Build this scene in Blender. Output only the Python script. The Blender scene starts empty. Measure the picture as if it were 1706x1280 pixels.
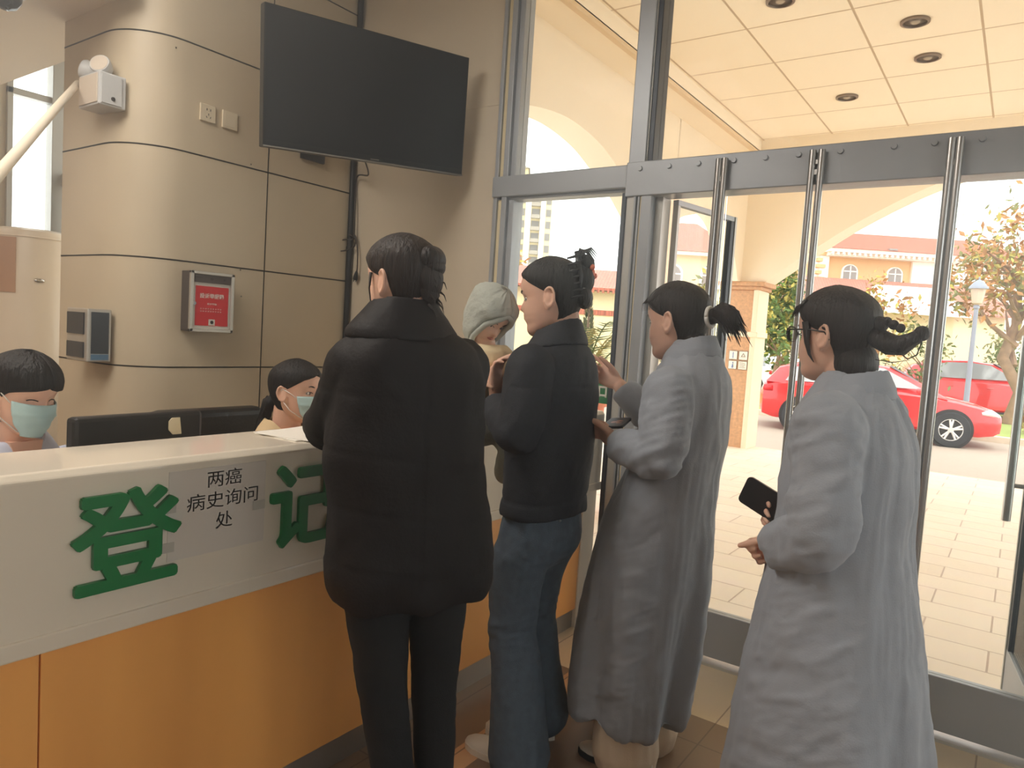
import bpy, bmesh, math, random
import numpy as np
from mathutils import Vector, Matrix

PI = math.pi
rng = np.random.RandomState(7)
SC = bpy.context.scene
COL = SC.collection

# ------------------------------------------------------------------ camera
cam_data = bpy.data.cameras.new('camera')
cam = bpy.data.objects.new('camera', cam_data)
COL.objects.link(cam)
cam_data.sensor_fit = 'HORIZONTAL'
cam_data.sensor_width = 36.0
cam_data.lens = 36.0 * 1192.34 / 1706.0
cam_data.clip_start = 0.02
cam_data.clip_end = 500
_yaw, _pitch, _roll = 0.615651521, -0.07181003, 0.06411111
_f = Vector((-math.sin(_yaw) * math.cos(_pitch), math.cos(_yaw) * math.cos(_pitch), math.sin(_pitch)))
_r = Vector((math.cos(_yaw), math.sin(_yaw), 0))
_u = _r.cross(_f)
_r2 = math.cos(_roll) * _r + math.sin(_roll) * _u
_u2 = -math.sin(_roll) * _r + math.cos(_roll) * _u
cam.matrix_world = Matrix(((_r2.x, _u2.x, -_f.x, 0), (_r2.y, _u2.y, -_f.y, 0), (_r2.z, _u2.z, -_f.z, 1.40), (0, 0, 0, 1)))
SC.camera = cam

# ------------------------------------------------------------------ world, lights, exposure
SC.view_settings.view_transform = 'Standard'
SC.view_settings.look = 'None'
SC.view_settings.exposure = 0.28
SC.view_settings.gamma = 1.0
SC.view_settings.use_curve_mapping = False
SC.cycles.use_denoising = True
SC.cycles.max_bounces = 10
SC.cycles.diffuse_bounces = 5
SC.cycles.glossy_bounces = 4
SC.cycles.transparent_max_bounces = 16
SC.cycles.caustics_reflective = False
SC.cycles.caustics_refractive = False
SC.cycles.sample_clamp_indirect = 6.0

world = bpy.data.worlds.new('overcast_sky')
SC.world = world
world.use_nodes = True
_bg = world.node_tree.nodes['Background']
_bg.inputs[0].default_value = (1.0, 0.97, 0.945, 1)
_bg.inputs[1].default_value = 3.1

sun_data = bpy.data.lights.new('sun', 'SUN')
sun_data.energy = 1.2
sun_data.angle = math.radians(25)
sun_data.color = (1.0, 0.93, 0.82)
sun = bpy.data.objects.new('sun', sun_data)
COL.objects.link(sun)
sun.rotation_euler = (math.radians(38), math.radians(20), 0)


def area_light(name, loc, size, energy, color, rot=(0, 0, 0), sy=None):
    d = bpy.data.lights.new(name, 'AREA')
    d.energy = energy
    d.color = color
    d.size = size
    if sy:
        d.shape = 'RECTANGLE'
        d.size_y = sy
    o = bpy.data.objects.new(name, d)
    o.location = loc
    o.rotation_euler = rot
    COL.objects.link(o)
    return o


# unseen ceiling lamps added to brighten the hall, out of view
area_light('hall_fill_light', (-2.6, -0.1, 3.45), 1.2, 96, (1.0, 0.93, 0.83), sy=2.4)
area_light('hall_fill_light', (-1.6, -2.8, 3.45), 1.2, 24, (1.0, 0.93, 0.83), sy=2.4)
area_light('hall_fill_light', (-5.4, -0.2, 2.8), 1.2, 16, (1.0, 0.84, 0.68), sy=1.2)


# ------------------------------------------------------------------ materials
MATS = {}


def lin(c):
    """sRGB 0-255 triple -> linear"""
    out = []
    for v in c:
        v = v / 255.0
        out.append(v / 12.92 if v <= 0.04045 else ((v + 0.055) / 1.055) ** 2.4)
    return tuple(out) + (1.0,)


def mat(name, col, rough=0.5, metal=0.0, noise=0.0, nscale=20.0, bump=0.0, bscale=60.0, spec=0.5, emit=None,
        stretch=None, sheen=0.0, sss=0.0, coat=0.0):
    """principled material with procedural colour variation and bump (object coordinates)"""
    m = bpy.data.materials.new(name)
    m.use_nodes = True
    nt = m.node_tree
    b = nt.nodes['Principled BSDF']
    c = lin(col)
    b.inputs['Base Color'].default_value = c
    b.inputs['Roughness'].default_value = rough
    b.inputs['Metallic'].default_value = metal
    b.inputs['Specular IOR Level'].default_value = spec
    b.inputs['Sheen Weight'].default_value = sheen
    b.inputs['Coat Weight'].default_value = coat
    if sss:
        b.inputs['Subsurface Weight'].default_value = sss
        b.inputs['Subsurface Radius'].default_value = (0.012, 0.005, 0.003)
        b.inputs['Subsurface Scale'].default_value = 1.0
    if emit:
        b.inputs['Emission Color'].default_value = lin(emit[0])
        b.inputs['Emission Strength'].default_value = emit[1]
    if noise or bump:
        tc = nt.nodes.new('ShaderNodeTexCoord')
        vec = tc.outputs['Object']
        if stretch:
            mp = nt.nodes.new('ShaderNodeMapping')
            mp.inputs['Scale'].default_value = stretch
            nt.links.new(vec, mp.inputs['Vector'])
            vec = mp.outputs['Vector']
    if noise:
        n = nt.nodes.new('ShaderNodeTexNoise')
        n.inputs['Scale'].default_value = nscale
        n.inputs['Detail'].default_value = 5
        nt.links.new(vec, n.inputs['Vector'])
        r = nt.nodes.new('ShaderNodeValToRGB')
        r.color_ramp.elements[0].position = 0.3
        r.color_ramp.elements[1].position = 0.7
        r.color_ramp.elements[0].color = tuple(max(0, x * (1 - noise)) for x in c[:3]) + (1,)
        r.color_ramp.elements[1].color = tuple(min(1, x * (1 + noise)) for x in c[:3]) + (1,)
        nt.links.new(n.outputs['Fac'], r.inputs['Fac'])
        nt.links.new(r.outputs['Color'], b.inputs['Base Color'])
    if bump:
        n2 = nt.nodes.new('ShaderNodeTexNoise')
        n2.inputs['Scale'].default_value = bscale
        n2.inputs['Detail'].default_value = 4
        nt.links.new(vec, n2.inputs['Vector'])
        bp = nt.nodes.new('ShaderNodeBump')
        bp.inputs['Strength'].default_value = bump
        bp.inputs['Distance'].default_value = 0.01
        nt.links.new(n2.outputs['Fac'], bp.inputs['Height'])
        nt.links.new(bp.outputs['Normal'], b.inputs['Normal'])
    MATS[name] = m
    return m


def glass_mat(name, tint=(0.93, 0.96, 0.95, 1), gloss=0.10):
    """thin architectural pane: passes light straight through, reflects at grazing angles"""
    m = bpy.data.materials.new(name)
    m.use_nodes = True
    nt = m.node_tree
    nt.nodes.remove(nt.nodes['Principled BSDF'])
    out = nt.nodes['Material Output']
    tr = nt.nodes.new('ShaderNodeBsdfTransparent')
    tr.inputs[0].default_value = tint
    gl = nt.nodes.new('ShaderNodeBsdfGlossy')
    gl.inputs['Roughness'].default_value = 0.02
    fr = nt.nodes.new('ShaderNodeLayerWeight')
    fr.inputs['Blend'].default_value = gloss
    mx = nt.nodes.new('ShaderNodeMixShader')
    nt.links.new(fr.outputs['Fresnel'], mx.inputs[0])
    nt.links.new(tr.outputs[0], mx.inputs[1])
    nt.links.new(gl.outputs[0], mx.inputs[2])
    nt.links.new(mx.outputs[0], out.inputs['Surface'])
    MATS[name] = m
    return m


def pattern_mat(name, kind, c1, c2, mortar, scale, bw=0.5, rh=0.25, msize=0.01, rough=0.5, rot=(0, 0, 0), noise=0.0,
                offset=0.5, spec=0.5, bump=0.15):
    """brick / tile pattern in object coordinates"""
    m = bpy.data.materials.new(name)
    m.use_nodes = True
    nt = m.node_tree
    b = nt.nodes['Principled BSDF']
    b.inputs['Roughness'].default_value = rough
    b.inputs['Specular IOR Level'].default_value = spec
    tc = nt.nodes.new('ShaderNodeTexCoord')
    mp = nt.nodes.new('ShaderNodeMapping')
    mp.inputs['Rotation'].default_value = rot
    nt.links.new(tc.outputs['Object'], mp.inputs['Vector'])
    br = nt.nodes.new('ShaderNodeTexBrick')
    br.offset = offset
    br.inputs['Color1'].default_value = lin(c1)
    br.inputs['Color2'].default_value = lin(c2)
    br.inputs['Mortar'].default_value = lin(mortar)
    br.inputs['Scale'].default_value = scale
    br.inputs['Mortar Size'].default_value = msize
    br.inputs['Brick Width'].default_value = bw
    br.inputs['Row Height'].default_value = rh
    nt.links.new(mp.outputs[0], br.inputs['Vector'])
    if noise:
        n = nt.nodes.new('ShaderNodeTexNoise')
        n.inputs['Scale'].default_value = 6
        n.inputs['Detail'].default_value = 6
        nt.links.new(tc.outputs['Object'], n.inputs['Vector'])
        mx = nt.nodes.new('ShaderNodeMix')
        mx.data_type = 'RGBA'
        mx.blend_type = 'OVERLAY'
        mx.inputs[0].default_value = noise
        nt.links.new(br.outputs['Color'], mx.inputs[6])
        nt.links.new(n.outputs['Color'], mx.inputs[7])
        hs = nt.nodes.new('ShaderNodeHueSaturation')
        nt.links.new(mx.outputs[2], hs.inputs['Color'])
        nt.links.new(hs.outputs[0], b.inputs['Base Color'])
    else:
        nt.links.new(br.outputs['Color'], b.inputs['Base Color'])
    if bump:
        bp = nt.nodes.new('ShaderNodeBump')
        bp.inputs['Strength'].default_value = bump
        bp.inputs['Distance'].default_value = 0.01
        bp.invert = True
        nt.links.new(br.outputs['Fac'], bp.inputs['Height'])
        nt.links.new(bp.outputs['Normal'], b.inputs['Normal'])
    MATS[name] = m
    return m


def haze_mat(name, density, g):
    m = bpy.data.materials.new(name)
    m.use_nodes = True
    nt = m.node_tree
    nt.nodes.remove(nt.nodes['Principled BSDF'])
    vs = nt.nodes.new('ShaderNodeVolumeScatter')
    vs.inputs['Density'].default_value = density
    vs.inputs['Anisotropy'].default_value = g
    nt.links.new(vs.outputs[0], nt.nodes['Material Output'].inputs['Volume'])
    MATS[name] = m
    return m


# ------------------------------------------------------------------ object helpers
def world_of(o):
    m = o.matrix_basis.copy()
    p = o.parent
    while p is not None:
        m = p.matrix_basis @ m
        p = p.parent
    return m


def tag(o, label=None, cat=None, group=None, kind=None):
    if label:
        o['label'] = label
    if cat:
        o['category'] = cat
    if group:
        o['group'] = group
    if kind:
        o['kind'] = kind
    return o


def thing(name, label, cat, loc=(0, 0, 0), rz=0.0, group=None):
    o = bpy.data.objects.new(name, None)
    o.empty_display_size = 0.1
    COL.objects.link(o)
    o.location = loc
    o.rotation_euler = (0, 0, rz)
    tag(o, label, cat, group)
    return o


def copy_thing(root, loc=None, rz=None, label=None, group=None):
    def cp(o, par):
        c = o.copy()
        COL.objects.link(c)
        if par is not None:
            c.parent = par
        for ch in [x for x in COL.objects if x.parent == o]:
            cp(ch, c)
        return c
    r = cp(root, None)
    if loc is not None:
        r.location = loc
    if rz is not None:
        r.rotation_euler = (0, 0, rz)
    if label:
        r['label'] = label
    if group:
        r['group'] = group
    return r


class MB:
    """collects pieces of one part; build() links them as ONE mesh object"""

    def __init__(self):
        self.v = []
        self.f = []
        self.mi = []
        self.n = 0
        self.cur = 0

    def add(self, verts, faces):
        verts = np.asarray(verts, float).reshape(-1, 3)
        self.v.append(verts)
        n = self.n
        for f in faces:
            self.f.append([int(i) + n for i in f])
            self.mi.append(self.cur)
        self.n += len(verts)
        return self

    def box(self, c, s, rz=0.0, rx=0.0, ry=0.0):
        x, y, z = s[0] / 2, s[1] / 2, s[2] / 2
        p = np.array([[-x, -y, -z], [x, -y, -z], [x, y, -z], [-x, y, -z], [-x, -y, z], [x, -y, z], [x, y, z], [-x, y, z]])
        if rz or rx or ry:
            R = np.array(Matrix.Rotation(rz, 3, 'Z') @ Matrix.Rotation(ry, 3, 'Y') @ Matrix.Rotation(rx, 3, 'X'))
            p = p @ R.T
        return self.add(p + np.array(c), [[0, 3, 2, 1], [4, 5, 6, 7], [0, 1, 5, 4], [1, 2, 6, 5], [2, 3, 7, 6], [3, 0, 4, 7]])

    def span(self, a, b):
        a = np.array(a, float)
        b = np.array(b, float)
        return self.box((a + b) / 2, np.abs(b - a))

    def loft(self, rings, caps=True, closed=True):
        rings = [np.asarray(r, float) for r in rings]
        n = len(rings[0])
        v = np.vstack(rings)
        f = []
        for i in range(len(rings) - 1):
            for j in range(n if closed else n - 1):
                k = (j + 1) % n
                f.append([i * n + j, i * n + k, (i + 1) * n + k, (i + 1) * n + j])
        if caps:
            f.append(list(range(n))[::-1])
            f.append([(len(rings) - 1) * n + j for j in range(n)])
        return self.add(v, f)

    def tube(self, pts, radii, n=12, caps=True, flat=1.0, up=None):
        pts = [np.array(p, float) for p in pts]
        if np.isscalar(radii):
            radii = [radii] * len(pts)
        rings = []
        t0 = pts[1] - pts[0]
        t0 = t0 / np.linalg.norm(t0)
        a = np.array([0, 0, 1.0]) if abs(t0[2]) < 0.9 else np.array([1.0, 0, 0])
        if up is not None:
            a = np.array(up, float)
        u = np.cross(t0, a)
        u = u / np.linalg.norm(u)
        for i, p in enumerate(pts):
            if i == 0:
                t = pts[1] - pts[0]
            elif i == len(pts) - 1:
                t = pts[-1] - pts[-2]
            else:
                t = (pts[i + 1] - p) / np.linalg.norm(pts[i + 1] - p) + (p - pts[i - 1]) / np.linalg.norm(p - pts[i - 1])
            t = t / (np.linalg.norm(t) + 1e-12)
            u = u - t * np.dot(u, t)
            u = u / (np.linalg.norm(u) + 1e-12)
            w = np.cross(t, u)
            ang = np.linspace(0, 2 * PI, n, endpoint=False)
            rings.append(p + radii[i] * (np.outer(np.cos(ang), u) + flat * np.outer(np.sin(ang), w)))
        return self.loft(rings, caps)

    def ball(self, c, r, n=16, m=10, R=None):
        r = np.array([r, r, r]) if np.isscalar(r) else np.array(r, float)
        rings = []
        ang = np.linspace(0, 2 * PI, n, endpoint=False)
        for i in range(m + 1):
            t = -PI / 2 + PI * (0.02 + 0.96 * i / m)
            q = np.stack([np.cos(ang) * math.cos(t), np.sin(ang) * math.cos(t), np.full(n, math.sin(t))], 1) * r
            if R is not None:
                q = q @ np.array(R).T
            rings.append(q + np.array(c))
        return self.loft(rings)

    def prism(self, poly, plane, a, b):
        """poly: 2-D outline; plane 'xy','xz','yz'; a..b along the third axis"""
        poly = np.asarray(poly, float)
        n = len(poly)

        def mk(t):
            if plane == 'xy':
                return np.column_stack([poly, np.full(n, t)])
            if plane == 'xz':
                return np.column_stack([poly[:, 0], np.full(n, t), poly[:, 1]])
            return np.column_stack([np.full(n, t), poly])
        return self.loft([mk(a), mk(b)])

    def lathe(self, prof, c=(0, 0, 0), n=32):
        ang = np.linspace(0, 2 * PI, n, endpoint=False)
        rings = [np.column_stack([r * np.cos(ang), r * np.sin(ang), np.full(n, z)]) + np.array(c) for r, z in prof]
        return self.loft(rings)

    def xform(self, M):
        M = np.array(M)
        self.v = [v @ M[:3, :3].T + M[:3, 3] for v in self.v]
        return self

    def arrays(self):
        return np.vstack(self.v), self.f

    def build(self, name, m, parent=None, smooth=False, bevel=0.0, local=False, auto=None, seg=2, recalc=True):
        v = np.vstack(self.v)
        if parent is not None and not local:
            Mi = np.array(world_of(parent).inverted())
            v = v @ Mi[:3, :3].T + Mi[:3, 3]
        me = bpy.data.meshes.new(name)
        me.from_pydata(v.tolist(), [], self.f)
        ms = m if isinstance(m, (list, tuple)) else [m]
        for q in ms:
            me.materials.append(MATS[q] if isinstance(q, str) else q)
        if len(ms) > 1:
            me.polygons.foreach_set('material_index', self.mi)
        if recalc:
            bm = bmesh.new()
            bm.from_mesh(me)
            bmesh.ops.recalc_face_normals(bm, faces=bm.faces)
            bm.to_mesh(me)
            bm.free()
        if smooth:
            me.polygons.foreach_set('use_smooth', [True] * len(me.polygons))
        if auto:
            me.set_sharp_from_angle(angle=math.radians(auto))
        o = bpy.data.objects.new(name, me)
        COL.objects.link(o)
        if parent is not None:
            o.parent = parent
        if bevel:
            bv = o.modifiers.new('bevel', 'BEVEL')
            bv.width = bevel
            bv.segments = seg
            bv.limit_method = 'ANGLE'
            bv.angle_limit = math.radians(40)
        return o


def struct(name, mb, m, **k):
    o = mb.build(name, m, **k)
    tag(o, kind='structure')
    return o


def text_mesh(body, size, depth, bold=0.0, sx=1.0):
    """lettering outline as arrays, baseline origin, in the x-y plane, extruded along z"""
    cu = bpy.data.curves.new('t', 'FONT')
    cu.body = body
    cu.size = size
    cu.extrude = depth / 2
    cu.offset = bold
    cu.resolution_u = 4
    o = bpy.data.objects.new('t', cu)
    COL.objects.link(o)
    dg = bpy.context.evaluated_depsgraph_get()
    me = bpy.data.meshes.new_from_object(o.evaluated_get(dg))
    v = np.array([list(x.co) for x in me.vertices])
    f = [list(p.vertices) for p in me.polygons]
    bpy.data.objects.remove(o)
    bpy.data.curves.remove(cu)
    bpy.data.meshes.remove(me)
    if len(v):
        v[:, 0] *= sx
    return v, f


def place_text(mb, body, size, depth, origin, ex, ey, bold=0.0, box=None):
    """lettering placed with its lower-left corner at origin, x along ex, y along ey; box=(w,h) fits it"""
    v, f = text_mesh(body, size, depth, bold)
    if not len(v):
        return
    mn = v.min(0)
    mxx = v.max(0)
    v = v - np.array([mn[0], mn[1], 0])
    if box:
        v[:, 0] *= box[0] / (mxx[0] - mn[0])
        v[:, 1] *= box[1] / (mxx[1] - mn[1])
    ex = np.array(ex, float)
    ey = np.array(ey, float)
    ez = np.cross(ex, ey)
    mb.add(np.array(origin) + v[:, :1] * ex + v[:, 1:2] * ey + v[:, 2:3] * ez, f)
# ------------------------------------------------------------------ palette
mat('wall_panel', (206, 190, 164), 0.45, noise=0.04, nscale=3)
mat('joint_dark', (38, 32, 26), 0.8)
mat('plaster', (214, 200, 178), 0.7, noise=0.03, nscale=4)
mat('ceiling_paint', (226, 212, 190), 0.8)
mat('frame_metal', (168, 172, 178), 0.38, 0.3, noise=0.05, nscale=6)
mat('frame_light', (196, 194, 188), 0.35, 0.3)
mat('frame_cream', (236, 220, 180), 0.5)
mat('frame_dark', (58, 62, 70), 0.4, 0.3)
mat('steel', (190, 188, 186), 0.25, 0.95)
mat('chrome', (200, 198, 196), 0.12, 1.0)
mat('black_plastic', (22, 22, 24), 0.4)
mat('black_gloss', (16, 17, 20), 0.12)
mat('white_plastic', (226, 222, 214), 0.4)
mat('rubber', (20, 20, 20), 0.8)
glass_mat('glass')
pattern_mat('floor_brown', 'tile', (142, 116, 94), (134, 110, 90), (96, 76, 60), 1.0, bw=0.8, rh=0.8, msize=0.003, rough=0.22, noise=0.12, offset=0.0, bump=0.05)
pattern_mat('floor_beige', 'tile', (242, 222, 190), (238, 216, 184), (180, 152, 120), 1.0, bw=0.8, rh=0.8, msize=0.003, rough=0.13, noise=0.08, offset=0.0, bump=0.05)
pattern_mat('floor_band', 'tile', (222, 178, 132), (214, 168, 122), (140, 106, 76), 1.0, bw=0.1, rh=0.4, msize=0.003, rough=0.22, noise=0.1, offset=0.0, bump=0.05)

# ------------------------------------------------------------------ hall shell
def rect_floor(x0, x1, y0, y1, z, m, name='floor', th=0.05):
    b = MB().span((x0, y0, z - th), (x1, y1, z))
    return struct(name, b, m)


rect_floor(-6.6, -1.42, -5.0, 2.58, 0, 'floor_brown')
rect_floor(-1.33, 4.0, -5.0, 2.58, 0, 'floor_brown')
rect_floor(-1.42, -1.33, -5.0, 2.58, 0, 'floor_band')
rect_floor(-6.6, 4.0, 2.58, 3.12, 0, 'floor_beige')

struct('ceiling', MB().span((-6.6, -5.0, 3.6), (4.0, 3.25, 3.7)), 'ceiling_paint')
struct('ceiling', MB().span((-6.6, -5.0, 2.84), (-4.15, 1.97, 3.0)).span((-4.15, -5.0, 2.84), (-3.46, 1.705, 3.0)), 'ceiling_paint')      # dropped slab beside the column
struct('wall_back', MB().span((-6.6, -5.15, 0), (4.0, -5.0, 3.6)), 'plaster')
wr = MB()  # gap left in this wall for the added side window
wr.span((4.0, -5.0, 0), (4.15, -2.55, 3.6))
wr.span((4.0, 1.7, 0), (4.15, 3.25, 3.6))
wr.span((4.0, -2.55, 0), (4.15, 1.7, 0.7))
wr.span((4.0, -2.55, 3.1), (4.15, 1.7, 3.6))
struct('wall_right', wr, 'plaster')
w4 = thing('added_side_window', 'unseen side opening added to daylight the counter, beyond the right edge', 'window')  # unseen window, added so daylight reaches the counter front
tag(w4, kind='structure')
b = MB()
for y in (-2.55, -1.5, -0.45, 0.6, 1.65):
    b.span((4.03, y, 0.7), (4.10, y + 0.05, 3.1))
b.span((4.03, -2.55, 0.7), (4.10, 1.7, 0.75))
b.span((4.03, -2.55, 3.05), (4.10, 1.7, 3.1))
b.build('window_frame', 'frame_metal', w4)
MB().span((4.06, -2.5, 0.75), (4.066, 1.65, 3.05)).build('pane', 'glass', w4)
wl = MB()
wl.span((-6.65, -5.0, 0), (-6.5, 2.26, 3.6))
wl.span((-6.65, 2.26, 3.35), (-6.5, 2.75, 3.6))
wl.span((-6.65, 2.26, 0), (-6.5, 2.75, 0.35))
struct('wall_left', wl, 'plaster')

wf = MB()
wf.span((-3.6, 3.05, 0), (-2.345, 3.25, 3.6))
struct('wall_facade', wf, 'plaster')
# faint joint of the facade wall panels
wj = MB()
wj.span((-3.42, 3.0475, 2.585), (-2.36, 3.05, 2.588))
struct('trim_1', wj, 'plaster')

# column with a rounded corner, clad in metal panels; dark joint bands
def column_outline(off=0.0, n=10):
    cx, cy, r = -3.445 - 0.26, 1.70 + 0.26, 0.26
    pts = [(-3.445 + off, 3.05), (-3.445 + off, 2.40)]
    for i in range(n + 1):
        a = -PI / 2 * i / n
        pts.append((cx + (r + off) * math.cos(a), cy + (r + off) * math.sin(a)))
    pts += [(-4.0, 1.70 - off), (-4.15 - off, 1.70 - off), (-4.15 - off, 3.05)]
    return pts


cb = MB()
cb.prism(column_outline(), 'xy', 0, 3.6)
cb.cur = 1
for z in (0.585, 1.118, 1.65, 2.185, 2.71, 3.24):
    cb.prism(column_outline(0.0012), 'xy', z - 0.0035, z + 0.0035)
cb.span((-3.46, 2.4335, 0), (-3.4438, 2.4395, 3.6))
struct('column', cb, ['wall_panel', 'joint_dark'], smooth=True, auto=25)
# small screw holes in the panels
sc = MB()
for y, z in ((2.33, 2.205), (2.30, 1.50), (1.90, 2.66), (2.29, 1.64)):
    sc.tube([(-3.446, y, z), (-3.444, y, z)], 0.004, 8)
struct('trim_2', sc, 'joint_dark')

# glazed corner at far left
lw = thing('window_1', 'narrow glazed corner of the hall beyond the white air conditioner', 'window')
tag(lw, kind='structure')
fr = MB()
fr.span((-6.56, 2.56, 0), (-6.44, 2.72, 3.6))
fr.span((-6.55, 2.26, 2.98), (-6.47, 2.60, 3.03))
fr.span((-6.55, 2.26, 0.33), (-6.47, 2.60, 0.40))
fr.span((-6.55, 2.26, 0.35), (-6.47, 2.30, 3.4))
fr.span((-6.47, 2.63, 2.34), (-4.12, 2.70, 2.44))
fr.span((-6.47, 2.63, 1.02), (-4.12, 2.70, 1.08))
fr.span((-6.36, 2.63, 0), (-6.30, 2.70, 2.36))
fr.span((-6.47, 2.63, 3.4), (-4.12, 2.70, 3.6))
fr.build('window_frame', 'frame_light', lw, bevel=0.004)
gp = MB()
gp.span((-6.515, 2.30, 0.40), (-6.509, 2.58, 3.38))
gp.build('pane', 'glass', lw)
gp = MB()
gp.span((-6.44, 2.662, 1.08), (-4.12, 2.668, 3.4))
gp.build('pane', 'glass', lw)
struct('wall_facade', MB().span((-6.5, 2.63, 0), (-4.12, 2.72, 1.02)), 'plaster')

# scattering box added to imitate lens flare towards the bright doors
haze_mat('glare_haze', 0.125, 0.86)
hz_ = MB().span((-3.3, -0.5, 0.01), (3.8, 2.93, 3.5)).build('haze', 'glare_haze')
tag(hz_, 'thin haze box added as lens glare in front of the glass doors', 'haze', kind='stuff')

# ------------------------------------------------------------------ glazed facade
FY = 3.05
w2 = thing('window_2', 'fixed glazing between the facade wall and the doors', 'window')
tag(w2, kind='structure')
b = MB()
b.span((-2.345, 3.035, 0), (-2.322, 3.16, 3.6))
b.build('window_frame', 'frame_metal', w2, bevel=0.003)
b = MB()
b.span((-2.322, 3.05, 0), (-2.288, 3.15, 2.09))
b.span((-2.322, 3.05, 2.20), (-2.288, 3.15, 3.6))
b.build('window_frame', 'frame_cream', w2, bevel=0.003)
b = MB()
b.span((-2.288, 3.03, 0), (-2.255, 3.16, 3.6))
b.span((-2.255, 3.05, 0), (-2.222, 3.14, 3.6))
b.build('window_frame', 'frame_metal', w2, bevel=0.004)
b = MB()
b.span((-2.345, 3.02, 2.10), (-1.56, 3.15, 2.205))
b.span((-2.23, 3.045, 2.085), (-1.56, 3.13, 2.10))
b.build('transom', 'frame_metal', w2, bevel=0.005)
b = MB()
b.span((-1.56, 3.02, 2.06), (-1.475, 3.15, 3.6))
b.build('mullion', 'frame_metal', w2, bevel=0.005)
b = MB()
b.span((-1.475, 3.035, 2.2), (-1.448, 3.14, 3.6))
b.build('mullion', 'frame_dark', w2, bevel=0.003)
b = MB()
b.span((-1.478, 3.028, 2.2), (-1.472, 3.05, 3.6))
b.build('mullion_bead', 'frame_light', w2)
# post under the transom, several extrusions side by side
for x0, x1, yy, m in ((-1.575, -1.555, 3.01, 'frame_dark'), (-1.555, -1.515, 3.02, 'frame_light'), (-1.515, -1.505, 3.012, 'frame_metal'),
                      (-1.505, -1.497, 3.03, 'frame_light'), (-1.497, -1.487, 3.014, 'frame_metal'), (-1.487, -1.478, 3.02, 'frame_cream'),
                      (-1.478, -1.428, 3.012, 'frame_metal')):
    MB().span((x0, yy, 0.0), (x1, 3.15, 2.075)).build('door_jamb', m, w2, bevel=0.002)
MB().span((-1.428, 3.06, 0.0), (-1.392, 3.15, 2.06)).build('door_jamb', 'frame_light', w2, bevel=0.002)
b = MB()
b.span((-2.222, 3.09, 2.205), (-1.56, 3.096, 3.6))
b.build('pane', 'glass', w2)
b = MB()
b.span((-2.222, 3.092, 0.08), (-1.575, 3.098, 2.085))
b.build('pane', 'glass', w2)
MB().span((-2.222, 3.0875, 0), (-1.575, 3.14, 0.08)).build('window_sill', 'frame_metal', w2, bevel=0.004)

w3 = thing('window_3', 'large fixed pane above the entrance doors', 'window')
tag(w3, kind='structure')
b = MB()
b.span((-1.448, 3.09, 2.211), (4.0, 3.096, 3.6))
b.build('pane', 'glass', w3)
b = MB()
b.span((-1.56, 3.005, 2.056), (4.0, 3.13, 2.211))
b.build('door_header', 'frame_metal', w3, bevel=0.004)
for i, x in enumerate((-1.49, -1.35, -1.215, -1.06, -0.93, -0.80, -0.645, -0.46, -0.33, -0.185, -0.03, 0.11)):
    b = MB()
    b.tube([(x, 3.006, 2.178), (x, 2.996, 2.178)], [0.012, 0.010], 16)
    b.build('rivet', 'frame_metal', w3, smooth=True, auto=40)


def door_leaf(n, x0, x1, label):
    d = thing('door_%d' % n, label, 'door')
    tag(d, kind='structure')
    MB().span((x0, 3.045, 0.03), (x1, 3.095, 0.232)).build('bottom_rail', 'frame_metal', d, bevel=0.003)
    MB().span((x0, 3.066, 0.232), (x1, 3.074, 2.06)).build('pane', 'glass', d)
    return d


door_leaf(1, -1.10, -0.755, 'glass entrance leaf with dark bottom rail left of the centre bars')
door_leaf(2, -0.735, -0.275, 'glass entrance leaf behind the coat of the bespectacled woman')
door_leaf(3, -0.245, 0.42, 'glass entrance leaf at the right with dark bottom rail')
door_leaf(4, 0.45, 1.1, 'glass entrance leaf beyond the right edge')
struct('trim_3', MB().span((-1.40, 3.02, -0.03), (4.0, 3.2, 0.012)), 'frame_light')
door_leaf(5, 1.12, 1.9, 'glass panel beyond the right edge')
door_leaf(6, 1.93, 4.0, 'glass panel far beyond the right edge')


def door_bar(x, label, n=1, gap=0.034, y=2.985):
    t = thing('door_bar', label, 'door bar', (x, y, 0))
    for k in range(n):
        xx = x + (k - (n - 1) / 2) * gap
        b = MB()
        b.tube([(xx, y, 0.012), (xx, y, 2.185)], 0.0135, 20)
        b.build('tube', 'steel', t, smooth=True, auto=40)
    for z in (0.13, 2.14):
        b = MB()
        b.tube([(x, y, z), (x, 3.045 if z < 1 else 3.005, z)], 0.009, 12)
        b.build('standoff', 'steel', t, smooth=True, auto=40)
    if n == 2:
        for z in (0.05, 1.1, 2.1):
            MB().span((x - gap / 2, y - 0.004, z - 0.01), (x + gap / 2, y + 0.004, z + 0.01)).build('clip', 'steel', t)
    return t


door_bar(-1.105, 'steel bar pair behind the short ponytail, next to the door jamb', 2, 0.027)
door_bar(-0.725, 'steel bar pair with a bright gap, behind the glasses of the right-hand woman', 2, 0.034)
door_bar(-0.262, 'steel bar pair behind the right-hand woman and in front of the red car', 2, 0.027)
door_bar(0.44, 'steel bar pair beyond the right edge', 2)


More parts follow.
